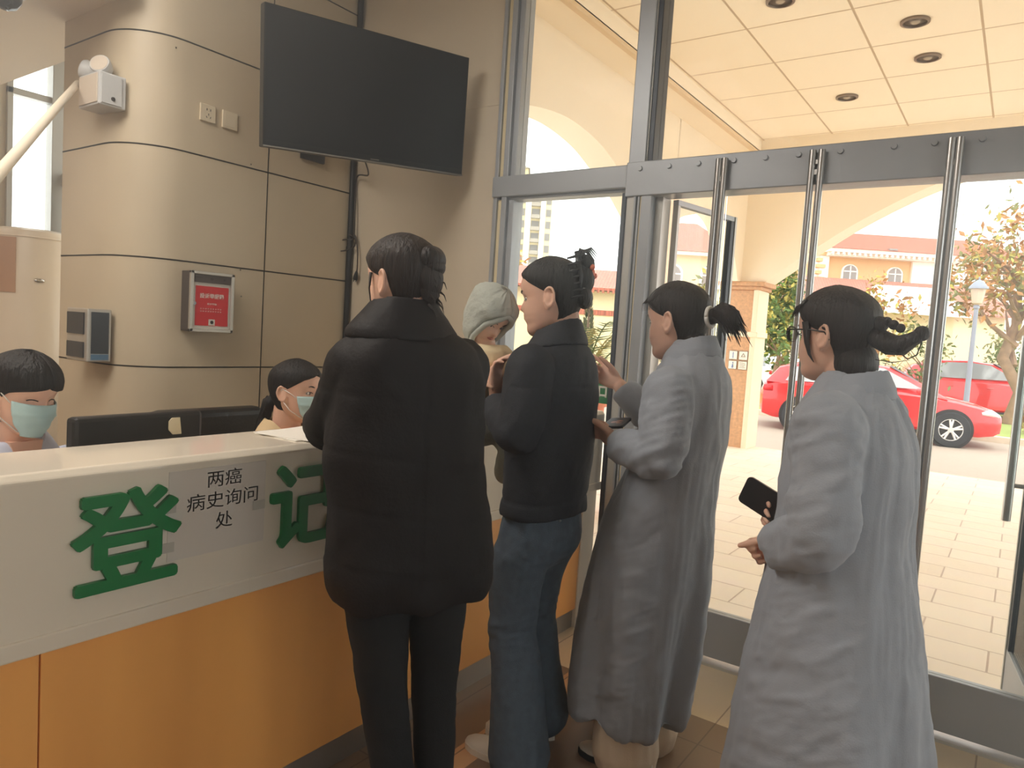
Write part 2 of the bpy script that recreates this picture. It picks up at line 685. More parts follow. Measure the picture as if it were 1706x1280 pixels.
def open_leaf(hx, hy, ex, ey, label, handle=False):
    """glass leaf swung outwards, from hinge to free edge"""
    t = thing('open_door', label, 'door', (hx, hy, 0.02))
    dv = np.array([ex - hx, ey - hy, 0])
    L = np.linalg.norm(dv)
    dv /= L
    nv = np.array([-dv[1], dv[0], 0])

    def bar(s0, s1, z0, z1, th, m, name):
        mb = MB()
        mb.box((L * (s0 + s1) / 2, 0, (z0 + z1) / 2), (L * (s1 - s0), th, z1 - z0))
        M = np.eye(4)
        M[:3, 0] = dv
        M[:3, 1] = nv
        M[:3, 3] = (hx, hy, 0)
        mb.xform(M)
        return mb.build(name, m, t, bevel=0.002)
    bar(0, 1, 2.035, 2.06, 0.03, 'frame_metal', 'top_rail')
    bar(0, 1, 0.02, 0.20, 0.03, 'frame_metal', 'bottom_rail')
    bar(0.94, 1.0, 0.20, 2.035, 0.03, 'frame_dark', 'stile')
    bar(1.0, 1.035, 0.02, 2.06, 0.04, 'frame_light', 'edge_strip')
    bar(0, 0.04, 0.20, 2.035, 0.03, 'frame_light', 'stile')
    bar(0.04, 0.94, 0.20, 2.035, 0.008, 'glass', 'pane')
    if handle:
        for s in (1,):
            p = np.array([hx, hy, 0]) + dv * L * 0.93 + nv * 0.075 * s
            q = np.array([hx, hy, 0]) + dv * L * 0.93
            mb = MB()
            mb.tube([p + (0, 0, 0.75), p + (0, 0, 1.52)], 0.017, 16)
            for z in (0.90, 1.38):
                mb.tube([p + (0, 0, z), q + (0, 0, z)], 0.010, 12)
            mb.build('pull_handle', 'steel', t, smooth=True, auto=40)
    return t


open_leaf(-1.372, 3.16, -1.275, 3.66, 'glass door leaf swung outwards beside the door jamb, dark edge behind the ponytail')
open_leaf(0.15, 3.16, 0.075, 3.66, 'glass door leaf swung outwards at the right edge, with a steel pull handle', True)
# ------------------------------------------------------------------ porch outside the doors
mat('peach_plaster', (248, 234, 212), 0.8, noise=0.02, nscale=3)
mat('cornice', (222, 196, 160), 0.8)
pattern_mat('porch_ceiling', 'tile', (250, 236, 214), (248, 234, 212), (196, 174, 146), 1.0, bw=0.8, rh=0.8, msize=0.010, rough=0.8, offset=0.0, bump=0.1)
pattern_mat('paving', 'brick', (236, 222, 204), (230, 214, 194), (180, 158, 138), 1.0, bw=0.6, rh=0.3, msize=0.005, rough=0.6, noise=0.1)
mat('pillar_stone', (206, 160, 122), 0.75, noise=0.22, nscale=26, bump=0.3, bscale=60)
mat('pillar_edge', (246, 228, 202), 0.8)
mat('asphalt', (178, 163, 148), 0.9, noise=0.06, nscale=12)
mat('kerb', (214, 200, 180), 0.85, noise=0.06, nscale=10)

struct('porch_floor', MB().span((-6.5, 3.12, -0.12), (6.0, 10.35, -0.012)), 'paving')
# ceiling field: shift the tile grid onto its lines
pc = MB().span((-2.92, 3.3, 0.0), (6.0, 9.22, 0.1))
o = pc.build('porch_ceiling', 'porch_ceiling')
o.location = (0, 0, 4.0)
tag(o, kind='structure')
for v in o.data.vertices:
    v.co.x += 2.09
    v.co.y -= 5.96
o.location = (-2.09, 5.96, 4.0)
pb = MB()
pb.span((-3.65, 3.25, 3.86), (-2.92, 10.5, 4.2))
pb.span((-2.92, 9.22, 3.86), (6.0, 10.5, 4.2))
pb.span((-2.92, 3.16, 3.86), (6.0, 3.30, 4.2))
struct('porch_ceiling', pb, 'peach_plaster')
pb = MB()
pb.span((-2.97, 3.3, 3.82), (-2.92, 9.27, 3.87))
pb.span((-2.97, 9.22, 3.82), (6.0, 9.27, 3.87))
struct('trim_4', pb, 'cornice')


def arch_wall(pts, top, plane, a, b, name='porch_wall', m='peach_plaster'):
    """wall over an arch: polygon between the intrados (left to right) and the top line, split into convex strips"""
    mb = MB()
    for i in range(len(pts) - 1):
        p, q = pts[i], pts[i + 1]
        mb.prism([(p[0], p[1]), (q[0], q[1]), (q[0], top), (p[0], top)], plane, a, b)
    mb2 = MB()
    v, f = mb.arrays()
    mb2.add(v, f)
    return struct(name, mb2, m)


def smooth_curve(pts, n=6):
    """Catmull-Rom through 2-D points"""
    P = np.array(pts, float)
    out = []
    for i in range(len(P) - 1):
        p0 = P[max(i - 1, 0)]
        p1 = P[i]
        p2 = P[i + 1]
        p3 = P[min(i + 2, len(P) - 1)]
        for k in range(n):
            t = k / n
            out.append(0.5 * ((2 * p1) + (-p0 + p2) * t + (2 * p0 - 5 * p1 + 4 * p2 - p3) * t * t + (-p0 + 3 * p1 - 3 * p2 + p3) * t ** 3))
    out.append(P[-1])
    return out


front = [(-2.96, 2.31), (-2.775, 2.45), (-2.307, 2.79), (-1.864, 3.085), (-1.162, 3.456), (-0.5, 3.68), (0.3, 3.79), (1.0, 3.82), (1.7, 3.79), (2.5, 3.68), (3.2, 3.456), (3.9, 3.085), (4.9, 2.31)]
arch_wall(smooth_curve(front), 3.9, 'xz', 10.04, 10.5)
struct('porch_wall', MB().span((-3.65, 10.04, 2.31), (-2.96, 10.5, 3.9)), 'peach_plaster')
side = [(3.2, 2.4), (3.45, 2.72), (3.9, 2.98), (4.5, 3.134), (4.98, 3.217), (5.37, 3.225), (5.81, 3.157), (6.187, 3.025), (6.6, 2.85), (7.0, 2.6), (7.3, 2.33), (7.42, 2.1)]
arch_wall(smooth_curve(side), 3.9, 'yz', -3.6, -3.3)
side2 = [(7.56, 2.1), (7.62, 2.72), (8.2, 2.935), (8.67, 3.062), (9.1, 3.05), (9.5, 2.85), (9.9, 2.31)]
arch_wall(smooth_curve(side2), 3.9, 'yz', -3.6, -3.3)
struct('porch_wall', MB().span((-3.6, 7.42, 0), (-3.3, 7.56, 3.9)), 'peach_plaster')
struct('porch_wall', MB().span((-3.6, 9.9, 2.31), (-3.3, 10.06, 3.9)), 'peach_plaster')
struct('porch_wall', MB().span((-3.6, 3.25, 0), (-3.3, 3.32, 3.9)), 'peach_plaster')

pl = thing('porch_pillar', 'stone clad pillar carrying the porch arch, with notices on it', 'pillar', (-3.28, 10.27, -0.02))
tag(pl, kind='structure')
MB().span((-3.52, 10.04, -0.02), (-3.055, 10.48, 2.20)).build('shaft', 'pillar_stone', pl, bevel=0.01)
MB().span((-3.10, 10.02, -0.02), (-3.03, 10.5, 2.20)).build('corner_strip', 'pillar_edge', pl, bevel=0.006)
b = MB()
b.span((-3.56, 10.0, 2.20), (-3.0, 10.52, 2.25))
b.span((-3.60, 9.97, 2.25), (-2.95, 10.55, 2.31))
b.build('capital', 'pillar_stone', pl, bevel=0.012)
b = MB()
b.span((-3.55, 10.0, 1.545), (-3.0, 10.5, 1.62))
b.build('string_course', 'pillar_edge', pl, bevel=0.01)

# four notices on the pillar
mat('notice_white', (244, 238, 226), 0.6)
mat('notice_grey', (150, 140, 132), 0.6)
mat('notice_blue', (120, 140, 190), 0.6)
k = 0
for (x0, x1, z0, z1, ic, lb) in ((-3.235, -3.11, 1.22, 1.345, 'tri', 'white notice with a triangle on the pillar, upper right of the four'),
                             (-3.235, -3.11, 1.085, 1.205, 'rows', 'white notice with text lines on the pillar, lower right of the four'),
                             (-3.375, -3.255, 1.22, 1.345, 'bar', 'white notice with a blue stripe on the pillar, upper left of the four'),
                             (-3.375, -3.255, 1.085, 1.205, 'man', 'white notice with blue figure on the pillar, lower left of the four')):
    t = thing('wall_notice', lb, 'notice', ((x0 + x1) / 2, 10.04, z0), group='notices on the porch pillar')
    MB().span((x0, 10.028, z0), (x1, 10.039, z1)).build('frame', 'notice_grey', t)
    MB().span((x0 + 0.006, 10.024, z0 + 0.006), (x1 - 0.006, 10.028, z1 - 0.006)).build('sheet', 'notice_white', t)
    b = MB()
    cx, cz = (x0 + x1) / 2, (z0 + z1) / 2
    if ic == 'tri':
        for a in range(3):
            p = [(cx + 0.032 * math.cos(PI / 2 + a * 2 * PI / 3 + d), cz + 0.032 * math.sin(PI / 2 + a * 2 * PI / 3 + d)) for d in (0, 2 * PI / 3)]
            b.tube([(p[0][0], 10.0225, p[0][1]), (p[1][0], 10.0225, p[1][1])], 0.004, 6)
        b.build('pictogram', 'notice_grey', t)
    elif ic == 'rows':
        for r in range(4):
            b.span((x0 + 0.02, 10.021, z0 + 0.025 + r * 0.022), (x1 - 0.02 - 0.015 * (r % 2), 10.024, z0 + 0.031 + r * 0.022))
        b.build('pictogram', 'notice_grey', t)
    elif ic == 'bar':
        b.span((cx - 0.006, 10.021, z0 + 0.02), (cx + 0.006, 10.024, z1 - 0.02))
        b.build('pictogram', 'notice_blue', t)
    else:
        b.tube([(cx, 10.0225, cz - 0.04), (cx + 0.004, 10.0225, cz + 0.01)], [0.014, 0.009], 8)
        b.ball((cx + 0.005, 10.0225, cz + 0.03), (0.011, 0.003, 0.011), 10, 6)
        b.build('pictogram', 'notice_blue', t)

# downlights in the porch ceiling
mat('lamp_rim', (128, 112, 98), 0.4, 0.4)
mat('lamp_bulb', (176, 160, 140), 0.4)
PL = [(-0.919, 6.38), (-0.909, 7.18), (-1.696, 7.95), (-1.72, 5.58)]
nm = ['nearest the door jamb side of the middle pair', '', '', '']
for (x, y), lb in zip(PL, ('recessed porch downlight in the upper right, larger of the middle two', 'recessed porch downlight just below the largest round one at right',
                           'smallest recessed porch downlight, nearest the arch', 'recessed porch downlight cut by the top edge of the picture')):
    t = thing('downlight', lb, 'ceiling light', (x, y, 4.0), group='porch downlights')
    b = MB()
    b.lathe([(0.105, 4.0), (0.105, 3.985), (0.085, 3.98), (0.08, 3.995), (0.08, 4.0)], (x, y, 0), 32)
    b.build('rim', 'lamp_rim', t, smooth=True, auto=40)
    b = MB()
    b.lathe([(0.078, 3.992), (0.07, 3.999)], (x, y, 0), 24)
    b.build('reflector', 'lamp_rim', t, smooth=True)
    b = MB()
    b.ball((x, y, 3.993), (0.035, 0.035, 0.016), 16, 8)
    b.build('bulb', 'lamp_bulb', t, smooth=True)

# ------------------------------------------------------------------ ground beyond the porch
struct('road', MB().span((-120, 10.35, -0.4), (60, 60, -0.19)), 'asphalt')
struct('kerb', MB().span((-6.5, 10.35, -0.3), (6.0, 10.55, -0.03)), 'kerb')
# ------------------------------------------------------------------ reception counter
mat('counter_white', (232, 222, 206), 0.14, coat=0.3, noise=0.02, nscale=3)
mat('counter_wood', (250, 178, 100), 0.34, noise=0.10, nscale=7, stretch=(1.0, 1.0, 0.10))
mat('skirting_steel', (176, 172, 166), 0.3, 0.8)
ct = thing('reception_counter', 'long white reception counter with orange wood front, women standing at it', 'counter', (-1.75, 1.2, 0))
b = MB()
b.prism([(-1.617, 0.68), (-1.617, 1.035), (-1.632, 1.05), (-1.885, 1.05), (-1.885, 1.02), (-1.66, 1.02), (-1.66, 0.68)], 'xz', -1.2, 3.083)
b.build('white_apron', 'counter_white', ct, bevel=0.004)
MB().span((-1.645, -1.2, 0.665), (-1.610, 3.083, 0.705)).build('apron_lip', 'counter_white', ct, bevel=0.004)
ys = [-1.2, 0.645, 2.40, 2.96]
for i in range(3):
    MB().span((-1.70, ys[i] + 0.0015, 0.095), (-1.638, ys[i + 1] - 0.0015, 0.668)).build('wood_panel', 'counter_wood', ct, bevel=0.0015)
MB().span((-1.70, 2.96, 0.0), (-1.632, 3.083, 0.668)).build('end_post', 'counter_white', ct, bevel=0.003)
MB().span((-1.70, -1.2, 0.0), (-1.652, 2.96, 0.093)).build('skirting', 'skirting_steel', ct)
MB().span((-1.885, -1.2, 0.0), (-1.85, 3.083, 1.02)).build('inner_panel', 'counter_white', ct)
MB().span((-2.40, -1.2, 0.71), (-1.885, 2.99, 0.74)).build('desk_top', 'counter_white', ct, bevel=0.003)

# raised lettering on the apron
mat('sign_green', (24, 122, 66), 0.35)
for body, y0, y1, z0, z1, lb in (('登', 0.688, 0.934, 0.768, 0.996, 'big raised green character left of the paper notice on the counter front'),
                                ('记', 1.186, 1.414, 0.766, 0.998, 'big raised green character partly behind the black coat on the counter front')):
    b = MB()
    r_ = 0.0058
    for k in range(9):
        oy, oz = (0, 0) if k == 8 else (r_ * math.cos(k * PI / 4), r_ * math.sin(k * PI / 4))
        place_text(b, body, 0.22, 0.012 - 0.0002 * k, (-1.609, y0 + r_ + oy, z0 + r_ + oz), (0, 1, 0), (0, 0, 1), box=(y1 - y0 - 2 * r_, z1 - z0 - 2 * r_))
    o = b.build('sign_character', 'sign_green', recalc=True)
    tag(o, lb, 'sign letter', 'green counter lettering')

mat('paper_film', (220, 212, 203), 0.18, coat=0.5)
mat('ink', (20, 18, 18), 0.6)
pn = thing('paper_notice', 'printed paper notice taped on the white counter front between the green characters', 'notice', (-1.616, 1.03, 0.815))
b = MB()
b.span((-1.6165, 0.905, 0.800), (-1.6150, 1.172, 1.018))
b.build('sheet', 'paper_film', pn)
b = MB()
place_text(b, '两癌', 0.045, 0.0006, (-1.6144, 1.003, 0.967), (0, 1, 0), (0, 0, 1), box=(0.096, 0.042))
place_text(b, '病史询问', 0.045, 0.0006, (-1.6144, 0.951, 0.913), (0, 1, 0), (0, 0, 1), box=(0.198, 0.042))
place_text(b, '处', 0.045, 0.0006, (-1.6144, 1.029, 0.858), (0, 1, 0), (0, 0, 1), box=(0.047, 0.042))
b.build('printed_text', 'ink', pn)
mat('tape', (190, 186, 176), 0.15)
for y, z in ((0.91, 0.835), (0.912, 0.93), (1.16, 0.90)):
    MB().span((-1.6158, y - 0.025, z - 0.012), (-1.6143, y + 0.012, z + 0.012)).build('tape_strip', 'tape', pn)

mat('paper', (238, 234, 226), 0.7)
b = MB()
b.span((-1.86, 1.30, 1.0505), (-1.66, 1.60, 1.053))
b.box((-1.76, 1.44, 1.0540), (0.20, 0.28, 0.0016), rz=0.2)
o = b.build('paper_stack', 'paper')
tag(o, 'white papers lying on the counter in front of the masked clerk in beige', 'papers')

# monitors behind the counter
mat('screen_back', (30, 29, 30), 0.45, bump=0.08, bscale=200)
mo = thing('monitor', 'black monitor seen from behind, with a pale tag, beside the left clerk', 'monitor', (-2.12, 1.12, 0.74))
cc = np.array([-2.055, 1.02, 0.0])
MB().box((-2.06, 1.058, 0.943), (0.05, 0.38, 0.31), rz=math.radians(3)).build('housing', 'screen_back', mo, bevel=0.012)
MB().box((-2.09, 1.056, 0.943), (0.012, 0.35, 0.28), rz=math.radians(3)).build('screen', 'black_gloss', mo)
MB().box((-2.07, 1.07, 0.80), (0.04, 0.07, 0.12)).build('stand', 'black_plastic', mo, bevel=0.006)
MB().box((-2.09, 1.07, 0.745), (0.17, 0.22, 0.012)).build('foot', 'black_plastic', mo, bevel=0.004)
mat('tag_cream', (238, 224, 190), 0.6)
tg = MB()
tg.prism([(1.133, 1.048), (1.146, 1.033), (1.173, 1.033), (1.167, 1.083), (1.143, 1.083), (1.133, 1.073)], 'yz', -2.036, -2.033)
tg.build('tag', 'tag_cream', mo)

# office chair back behind the second clerk
ch = thing('office_chair', 'black leather office chair back between monitor and beige clerk', 'chair', (-2.75, 1.62, 0))
mat('black_leather', (24, 23, 24), 0.32, bump=0.15, bscale=80)
MB().box((-2.58, 1.60, 0.768), (0.09, 0.46, 0.52)).build('backrest', 'black_leather', ch, bevel=0.03, seg=3)
MB().box((-2.80, 1.63, 0.46), (0.46, 0.48, 0.09)).build('seat', 'black_leather', ch, bevel=0.03, seg=3)
b = MB()
b.tube([(-2.80, 1.63, 0.08), (-2.80, 1.63, 0.42)], 0.03, 12)
b.build('column', 'chrome', ch, smooth=True, auto=40)
for k in range(5):
    a = k * 2 * PI / 5
    b = MB()
    b.tube([(-2.80, 1.63, 0.09), (-2.80 + 0.27 * math.cos(a), 1.63 + 0.27 * math.sin(a), 0.06)], [0.025, 0.016], 10)
    b.ball((-2.80 + 0.27 * math.cos(a), 1.63 + 0.27 * math.sin(a), 0.03), 0.03, 12, 8)
    b.build('leg', 'black_plastic', ch, smooth=True, auto=40)

# ------------------------------------------------------------------ television on its bracket
C0 = np.array([0, 0, 1.40])
TVK = 1.06
q = [C0 + TVK * (np.array(p) - C0) for p in ((-2.593, 1.799, 2.657), (-2.32, 2.759, 2.718), (-2.371, 2.789, 2.164), (-2.644, 1.829, 2.103))]
ex = (q[1] - q[0])
TW = np.linalg.norm(ex)
ex /= TW
ey = q[0] - q[3]
TH = np.linalg.norm(ey)
ey = ey - ex * np.dot(ex, ey)
ey /= np.linalg.norm(ey)
ez = np.cross(ex, ey)
if ez[0] < 0:
    ez = -ez
tc = sum(q) / 4
mat('tv_screen', (40, 41, 44), 0.22, noise=0.03, nscale=2)
mat('tv_bezel', (18, 18, 20), 0.35)
mat('tv_lip', (150, 146, 140), 0.3, 0.6)
tv = thing('television', 'large switched-off television tilted on a wall bracket', 'television', tuple(tc))
M = np.eye(4)
M[:3, 0] = ex
M[:3, 1] = ey
M[:3, 2] = ez
M[:3, 3] = tc


def tvbox(c, s, name, m, bevel=0.0):
    mb = MB().box(c, s)
    mb.xform(M)
    return mb.build(name, m, tv, bevel=bevel)


tvbox((0, 0, -0.025), (TW, TH, 0.05), 'housing', 'tv_bezel', 0.004)
tvbox((0, 0.012, 0.0015), (TW - 0.018, TH - 0.042, 0.003), 'screen', 'tv_screen')
tvbox((0, -TH / 2 + 0.004, 0.003), (TW, 0.007, 0.006), 'lower_lip', 'tv_lip', 0.001)
tvbox((0.015, -TH / 2 + 0.0155, 0.0015), (0.045, 0.006, 0.001), 'badge', 'tv_lip')
tvbox((0, 0, -0.09), (0.42, 0.30, 0.08), 'rear_cover', 'tv_bezel', 0.02)
b = MB()
pb_ = tc - ez * 0.12
b.tube([pb_, (-3.30, 2.72, 2.46), (-3.425, 2.72, 2.46)], 0.025, 12)
b.box((-3.430, 2.72, 2.46), (0.02, 0.16, 0.30))
b.build('wall_bracket', 'tv_bezel', tv, smooth=True, auto=30)

# conduit and the loose flex
b = MB()
b.tube([(-3.425, 3.022, 0.0), (-3.425, 3.022, 3.6)], 0.017, 14)
for z in (1.0, 1.85, 2.9):
    b.tube([(-3.425, 3.022, z - 0.01), (-3.425, 3.022, z + 0.01)], 0.021, 14)
o = b.build('conduit_pipe', 'black_plastic', smooth=True, auto=40)
tag(o, 'black conduit pipe running up the wall beside the column', 'pipe')
cd = thing('power_flex', 'loose dark flex with a coil and plug hanging below the television', 'cable', (-3.38, 3.0, 1.75))
def _p(x, z, y=3.02):
    return (x, y, z)


pts = [(-2.75, 2.45, 2.27), (-3.1, 2.85, 2.24), _p(-3.385, 2.28), _p(-3.39, 2.1), _p(-3.385, 1.94), _p(-3.40, 1.905), _p(-3.44, 1.90, 2.99), _p(-3.50, 1.865, 2.92), _p(-3.49, 1.83, 2.92), _p(-3.44, 1.83, 2.98), _p(-3.385, 1.86), _p(-3.375, 1.91), _p(-3.41, 1.93, 3.0), _p(-3.38, 1.93), _p(-3.35, 1.84), _p(-3.345, 1.74), _p(-3.35, 1.70)]
P2 = []
for i in range(len(pts) - 1):
    a_, b_ = np.array(pts[i]), np.array(pts[i + 1])
    p0 = np.array(pts[max(i - 1, 0)])
    p3 = np.array(pts[min(i + 2, len(pts) - 1)])
    for k in range(5):
        t = k / 5
        P2.append(0.5 * (2 * a_ + (b_ - p0) * t + (2 * p0 - 5 * a_ + 4 * b_ - p3) * t * t + (3 * a_ - p0 - 3 * b_ + p3) * t ** 3))
P2.append(np.array(pts[-1]))
mat('flex_brown', (58, 44, 34), 0.5)
b = MB()
b.tube(P2, 0.0042, 8)
b.build('cord', 'flex_brown', cd, smooth=True)
b = MB()
b.tube([(-3.35, 3.02, 1.71), (-3.353, 3.02, 1.68), (-3.36, 3.02, 1.66)], [0.008, 0.014, 0.016], 10)
b.tube([(-3.362, 3.015, 1.662), (-3.367, 3.015, 1.648)], 0.003, 6)
b.tube([(-3.354, 3.025, 1.660), (-3.359, 3.025, 1.646)], 0.003, 6)
b.build('plug', 'black_plastic', cd, smooth=True, auto=40)

# ------------------------------------------------------------------ things on the column
mat('socket_plastic', (226, 212, 186), 0.4)
s = thing('wall_socket', 'cream wall socket with pin holes on the column, left of the blank plate', 'socket', (-3.445, 2.07, 2.355))
MB().span((-3.4445, 2.028, 2.356), (-3.434, 2.112, 2.440)).build('plate', 'socket_plastic', s, bevel=0.003)
b = MB()
for y, z, a in ((2.062, 2.415, 0), (2.082, 2.415, 0), (2.072, 2.392, 0.0), (2.062, 2.378, 0.5), (2.082, 2.378, -0.5)):
    b.box((-3.4338, y, z), (0.001, 0.004, 0.010), rx=a)
b.build('pin_holes', 'joint_dark', s)
s = thing('blank_plate', 'cream blank switch plate on the column, beside the socket', 'switch plate', (-3.445, 2.19, 2.355))
MB().span((-3.4445, 2.150, 2.352), (-3.434, 2.236, 2.440)).build('plate', 'socket_plastic', s, bevel=0.003)
MB().span((-3.434, 2.160, 2.362), (-3.4325, 2.226, 2.430)).build('rocker', 'socket_plastic', s, bevel=0.001)

mat('box_alu', (196, 190, 180), 0.35, 0.5)
mat('box_side', (92, 84, 80), 0.5, 0.2)
mat('box_red', (214, 28, 36), 0.4)
sb = thing('suggestion_box', 'silver suggestion box with a red front card on the column', 'suggestion box', (-3.445, 2.08, 1.30))
MB().span((-3.4445, 1.963, 1.305), (-3.37, 2.197, 1.603)).build('body', 'box_side', sb, bevel=0.003)
b = MB()
Y0, Y1, Z0, Z1 = 1.960, 2.200, 1.302, 1.606
b.span((-3.372, Y0, Z0), (-3.354, Y0 + 0.018, Z1))
b.span((-3.372, Y1 - 0.018, Z0), (-3.354, Y1, Z1))
b.span((-3.372, Y0, Z1 - 0.016), (-3.354, Y1, Z1))
b.span((-3.372, Y0, Z0), (-3.354, Y1, Z0 + 0.018))
b.build('frame', 'box_alu', sb, bevel=0.003)
MB().span((-3.372, Y0 + 0.018, 1.55), (-3.360, Y1 - 0.018, 1.592)).build('top_strip', 'box_side', sb)
b = MB()
b.span((-3.3602, 1.985, 1.572), (-3.3594, 2.02, 1.576))
b.build('slot', 'joint_dark', sb)
for yy, rr_ in ((2.075, 0.008), (2.145, 0.006)):
    b = MB()
    b.tube([(-3.3602, yy, 1.571), (-3.359, yy, 1.571)], rr_, 12)
    b.build('keyhole', 'joint_dark', sb)
MB().span((-3.372, Y0 + 0.018, Z0 + 0.018), (-3.366, Y1 - 0.018, 1.55)).build('backing', 'white_plastic', sb)
MB().span((-3.367, 1.992, 1.335), (-3.364, 2.172, 1.533)).build('red_card', 'box_red', sb)
b = MB()
place_text(b, '投诉举报箱', 0.03, 0.0006, (-3.3635, 2.014, 1.472), (0, 1, 0), (0, 0, 1), bold=0.0006, box=(0.132, 0.026))
b.build('heading_text', 'white_plastic', sb)
b = MB()
place_text(b, '投诉举报', 0.012, 0.0006, (-3.3635, 2.055, 1.440), (0, 1, 0), (0, 0, 1), box=(0.052, 0.011))
for r in range(2):
    for k in range(9):
        yy = 2.018 + k * 0.0135
        b.span((-3.3640, yy, 1.420 - r * 0.013), (-3.3634, yy + 0.009, 1.4215 - r * 0.013))
        b.span((-3.3640, yy + 0.003, 1.4165 - r * 0.013), (-3.3634, yy + 0.0045, 1.424 - r * 0.013))
b.build('small_text', 'white_plastic', sb)
b = MB()
b.tube([(-3.366, 1.983, 1.445), (-3.355, 1.983, 1.445)], 0.009, 14)
b.build('lock', 'chrome', sb, smooth=True, auto=40)
MB().span((-3.3638, 2.065, 1.338), (-3.3630, 2.10, 1.368)).build('window_label', 'white_plastic', sb)
b = MB()
b.tube([(-3.3631, 2.083, 1.353), (-3.3622, 2.083, 1.353)], 0.009, 12)
b.build('label_mark', 'joint_dark', sb)

# dispenser on the narrow face of the column
mat('disp_dark', (52, 54, 58), 0.2)
mat('disp_blue', (86, 120, 150), 0.35)
dp = thing('wall_dispenser', 'grey wall dispenser with dark windows on the left face of the column', 'dispenser', (-3.69, 1.66, 1.13))
MB().span((-3.80, 1.588, 1.132), (-3.588, 1.6995, 1.385)).build('body', 'box_alu', dp, bevel=0.006)
MB().span((-3.785, 1.582, 1.262), (-3.615, 1.588, 1.365)).build('front_window', 'disp_dark', dp)
MB().span((-3.785, 1.582, 1.150), (-3.615, 1.588, 1.225)).build('front_panel', 'disp_dark', dp)
MB().span((-3.588, 1.606, 1.172), (-3.583, 1.685, 1.370)).build('side_window', 'disp_dark', dp)
MB().span((-3.588, 1.606, 1.142), (-3.583, 1.685, 1.168)).build('side_label', 'disp_blue', dp)

# emergency light
mat('em_body', (206, 206, 206), 0.4)
mat('em_face', (214, 200, 184), 0.4)
el = thing('emergency_light', 'white twin-spot emergency light on the left face of the column', 'emergency light', (-3.77, 1.66, 2.33))
MB().span((-3.75, 1.60, 2.325), (-3.548, 1.722, 2.475)).build('body', 'em_body', el, bevel=0.006)
MB().span((-3.738, 1.595, 2.335), (-3.56, 1.60, 2.465)).build('face', 'em_face', el, bevel=0.002)
MB().span((-3.548, 1.61, 2.335), (-3.543, 1.70, 2.465)).build('side_panel', 'em_body', el)
b = MB()
b.tube([(-3.543, 1.66, 2.36), (-3.539, 1.66, 2.36)], 0.009, 12)
b.build('test_button', 'joint_dark', el, smooth=True, auto=40)
for sx, tilt in ((-0.075, -0.75), (0.055, 0.55)):
    c = np.array([-3.685 + sx, 1.65, 2.515])
    d = np.array([tilt, -0.75, 0.35])
    d /= np.linalg.norm(d)
    b = MB()
    b.tube([c - d * 0.045, c - d * 0.02, c + d * 0.02, c + d * 0.03], [0.020, 0.040, 0.048, 0.044], 24)
    b.tube([c - d * 0.02, (c[0], 1.65, 2.47)], 0.012, 10)
    lh = b.build('lamp_head', 'em_body', el, smooth=True, auto=40)
    b = MB()
    b.tube([c + d * 0.0301, c + d * 0.032], 0.040, 24)
    b.build('lens', 'em_face', lh, smooth=True, auto=40)

# pale pole leaning against the column from the left
mat('pole_white', (236, 224, 204), 0.35)
b = MB()
tip = np.array([-3.90, 1.66, 2.485])
low = np.array([-2.15, 0.735, 1.72])
dv = (low - tip) / np.linalg.norm(low - tip)
end = tip + dv * 5.35
b.tube([tip, tip + dv * 0.02, end], [0.010, 0.0155, 0.0155], 16)
o = b.build('leaning_pole', 'pole_white', smooth=True, auto=40)
tag(o, 'long pale pole slanting up to the emergency light at the left edge', 'pole')

# ------------------------------------------------------------------ floor-standing air conditioner
mat('ac_white', (232, 218, 198), 0.28)
mat('ac_panel', (196, 158, 130), 0.3)
ac = thing('air_conditioner', 'white rounded floor-standing air conditioner beside the window at the left', 'air conditioner', (-5.14, 1.93, 0))
b = MB()
b.lathe([(0.215, 0.0), (0.215, 1.80), (0.205, 1.83), (0.17, 1.845), (0.0001, 1.85)], (-5.14, 1.93, 0), 48)
b.build('body', 'ac_white', ac, smooth=True, auto=40)
b = MB()
b.lathe([(0.217, 1.785), (0.219, 1.79), (0.217, 1.795)], (-5.14, 1.93, 0), 48)
b.build('top_ring', 'ac_white', ac, smooth=True)
an = np.linspace(math.radians(-75), math.radians(-40), 8)
rg = []
for r in (0.216, 0.222):
    rg.append(r)
b = MB()
cols = []
for a in an:
    cols.append([(-5.14 + r * math.cos(a), 1.93 + r * math.sin(a), z) for r, z in ((0.214, 1.45), (0.221, 1.45), (0.221, 1.78), (0.214, 1.78))])
b.loft(cols)
b.build('front_panel', 'ac_panel', ac, smooth=True, auto=30)
a = math.radians(-8)
b = MB()
b.ball((-5.14 + 0.218 * math.cos(a), 1.93 + 0.218 * math.sin(a), 1.53), (0.01, 0.03, 0.012), 16, 8)
b.build('badge', 'chrome', ac, smooth=True)

# dome camera under the dropped ceiling
dc = thing('dome_camera', 'small black dome camera under the ceiling at the top left corner', 'camera', (-4.0, 1.385, 2.84))
b = MB()
b.lathe([(0.075, 2.84), (0.075, 2.815), (0.066, 2.81)], (-4.0, 1.385, 0), 32)
b.build('base', 'white_plastic', dc, smooth=True, auto=40)
b = MB()
b.lathe([(0.066, 2.812), (0.062, 2.785), (0.042, 2.757), (0.015, 2.746), (0.001, 2.745)], (-4.0, 1.385, 0), 32)
b.build('dome', 'black_gloss', dc, smooth=True)

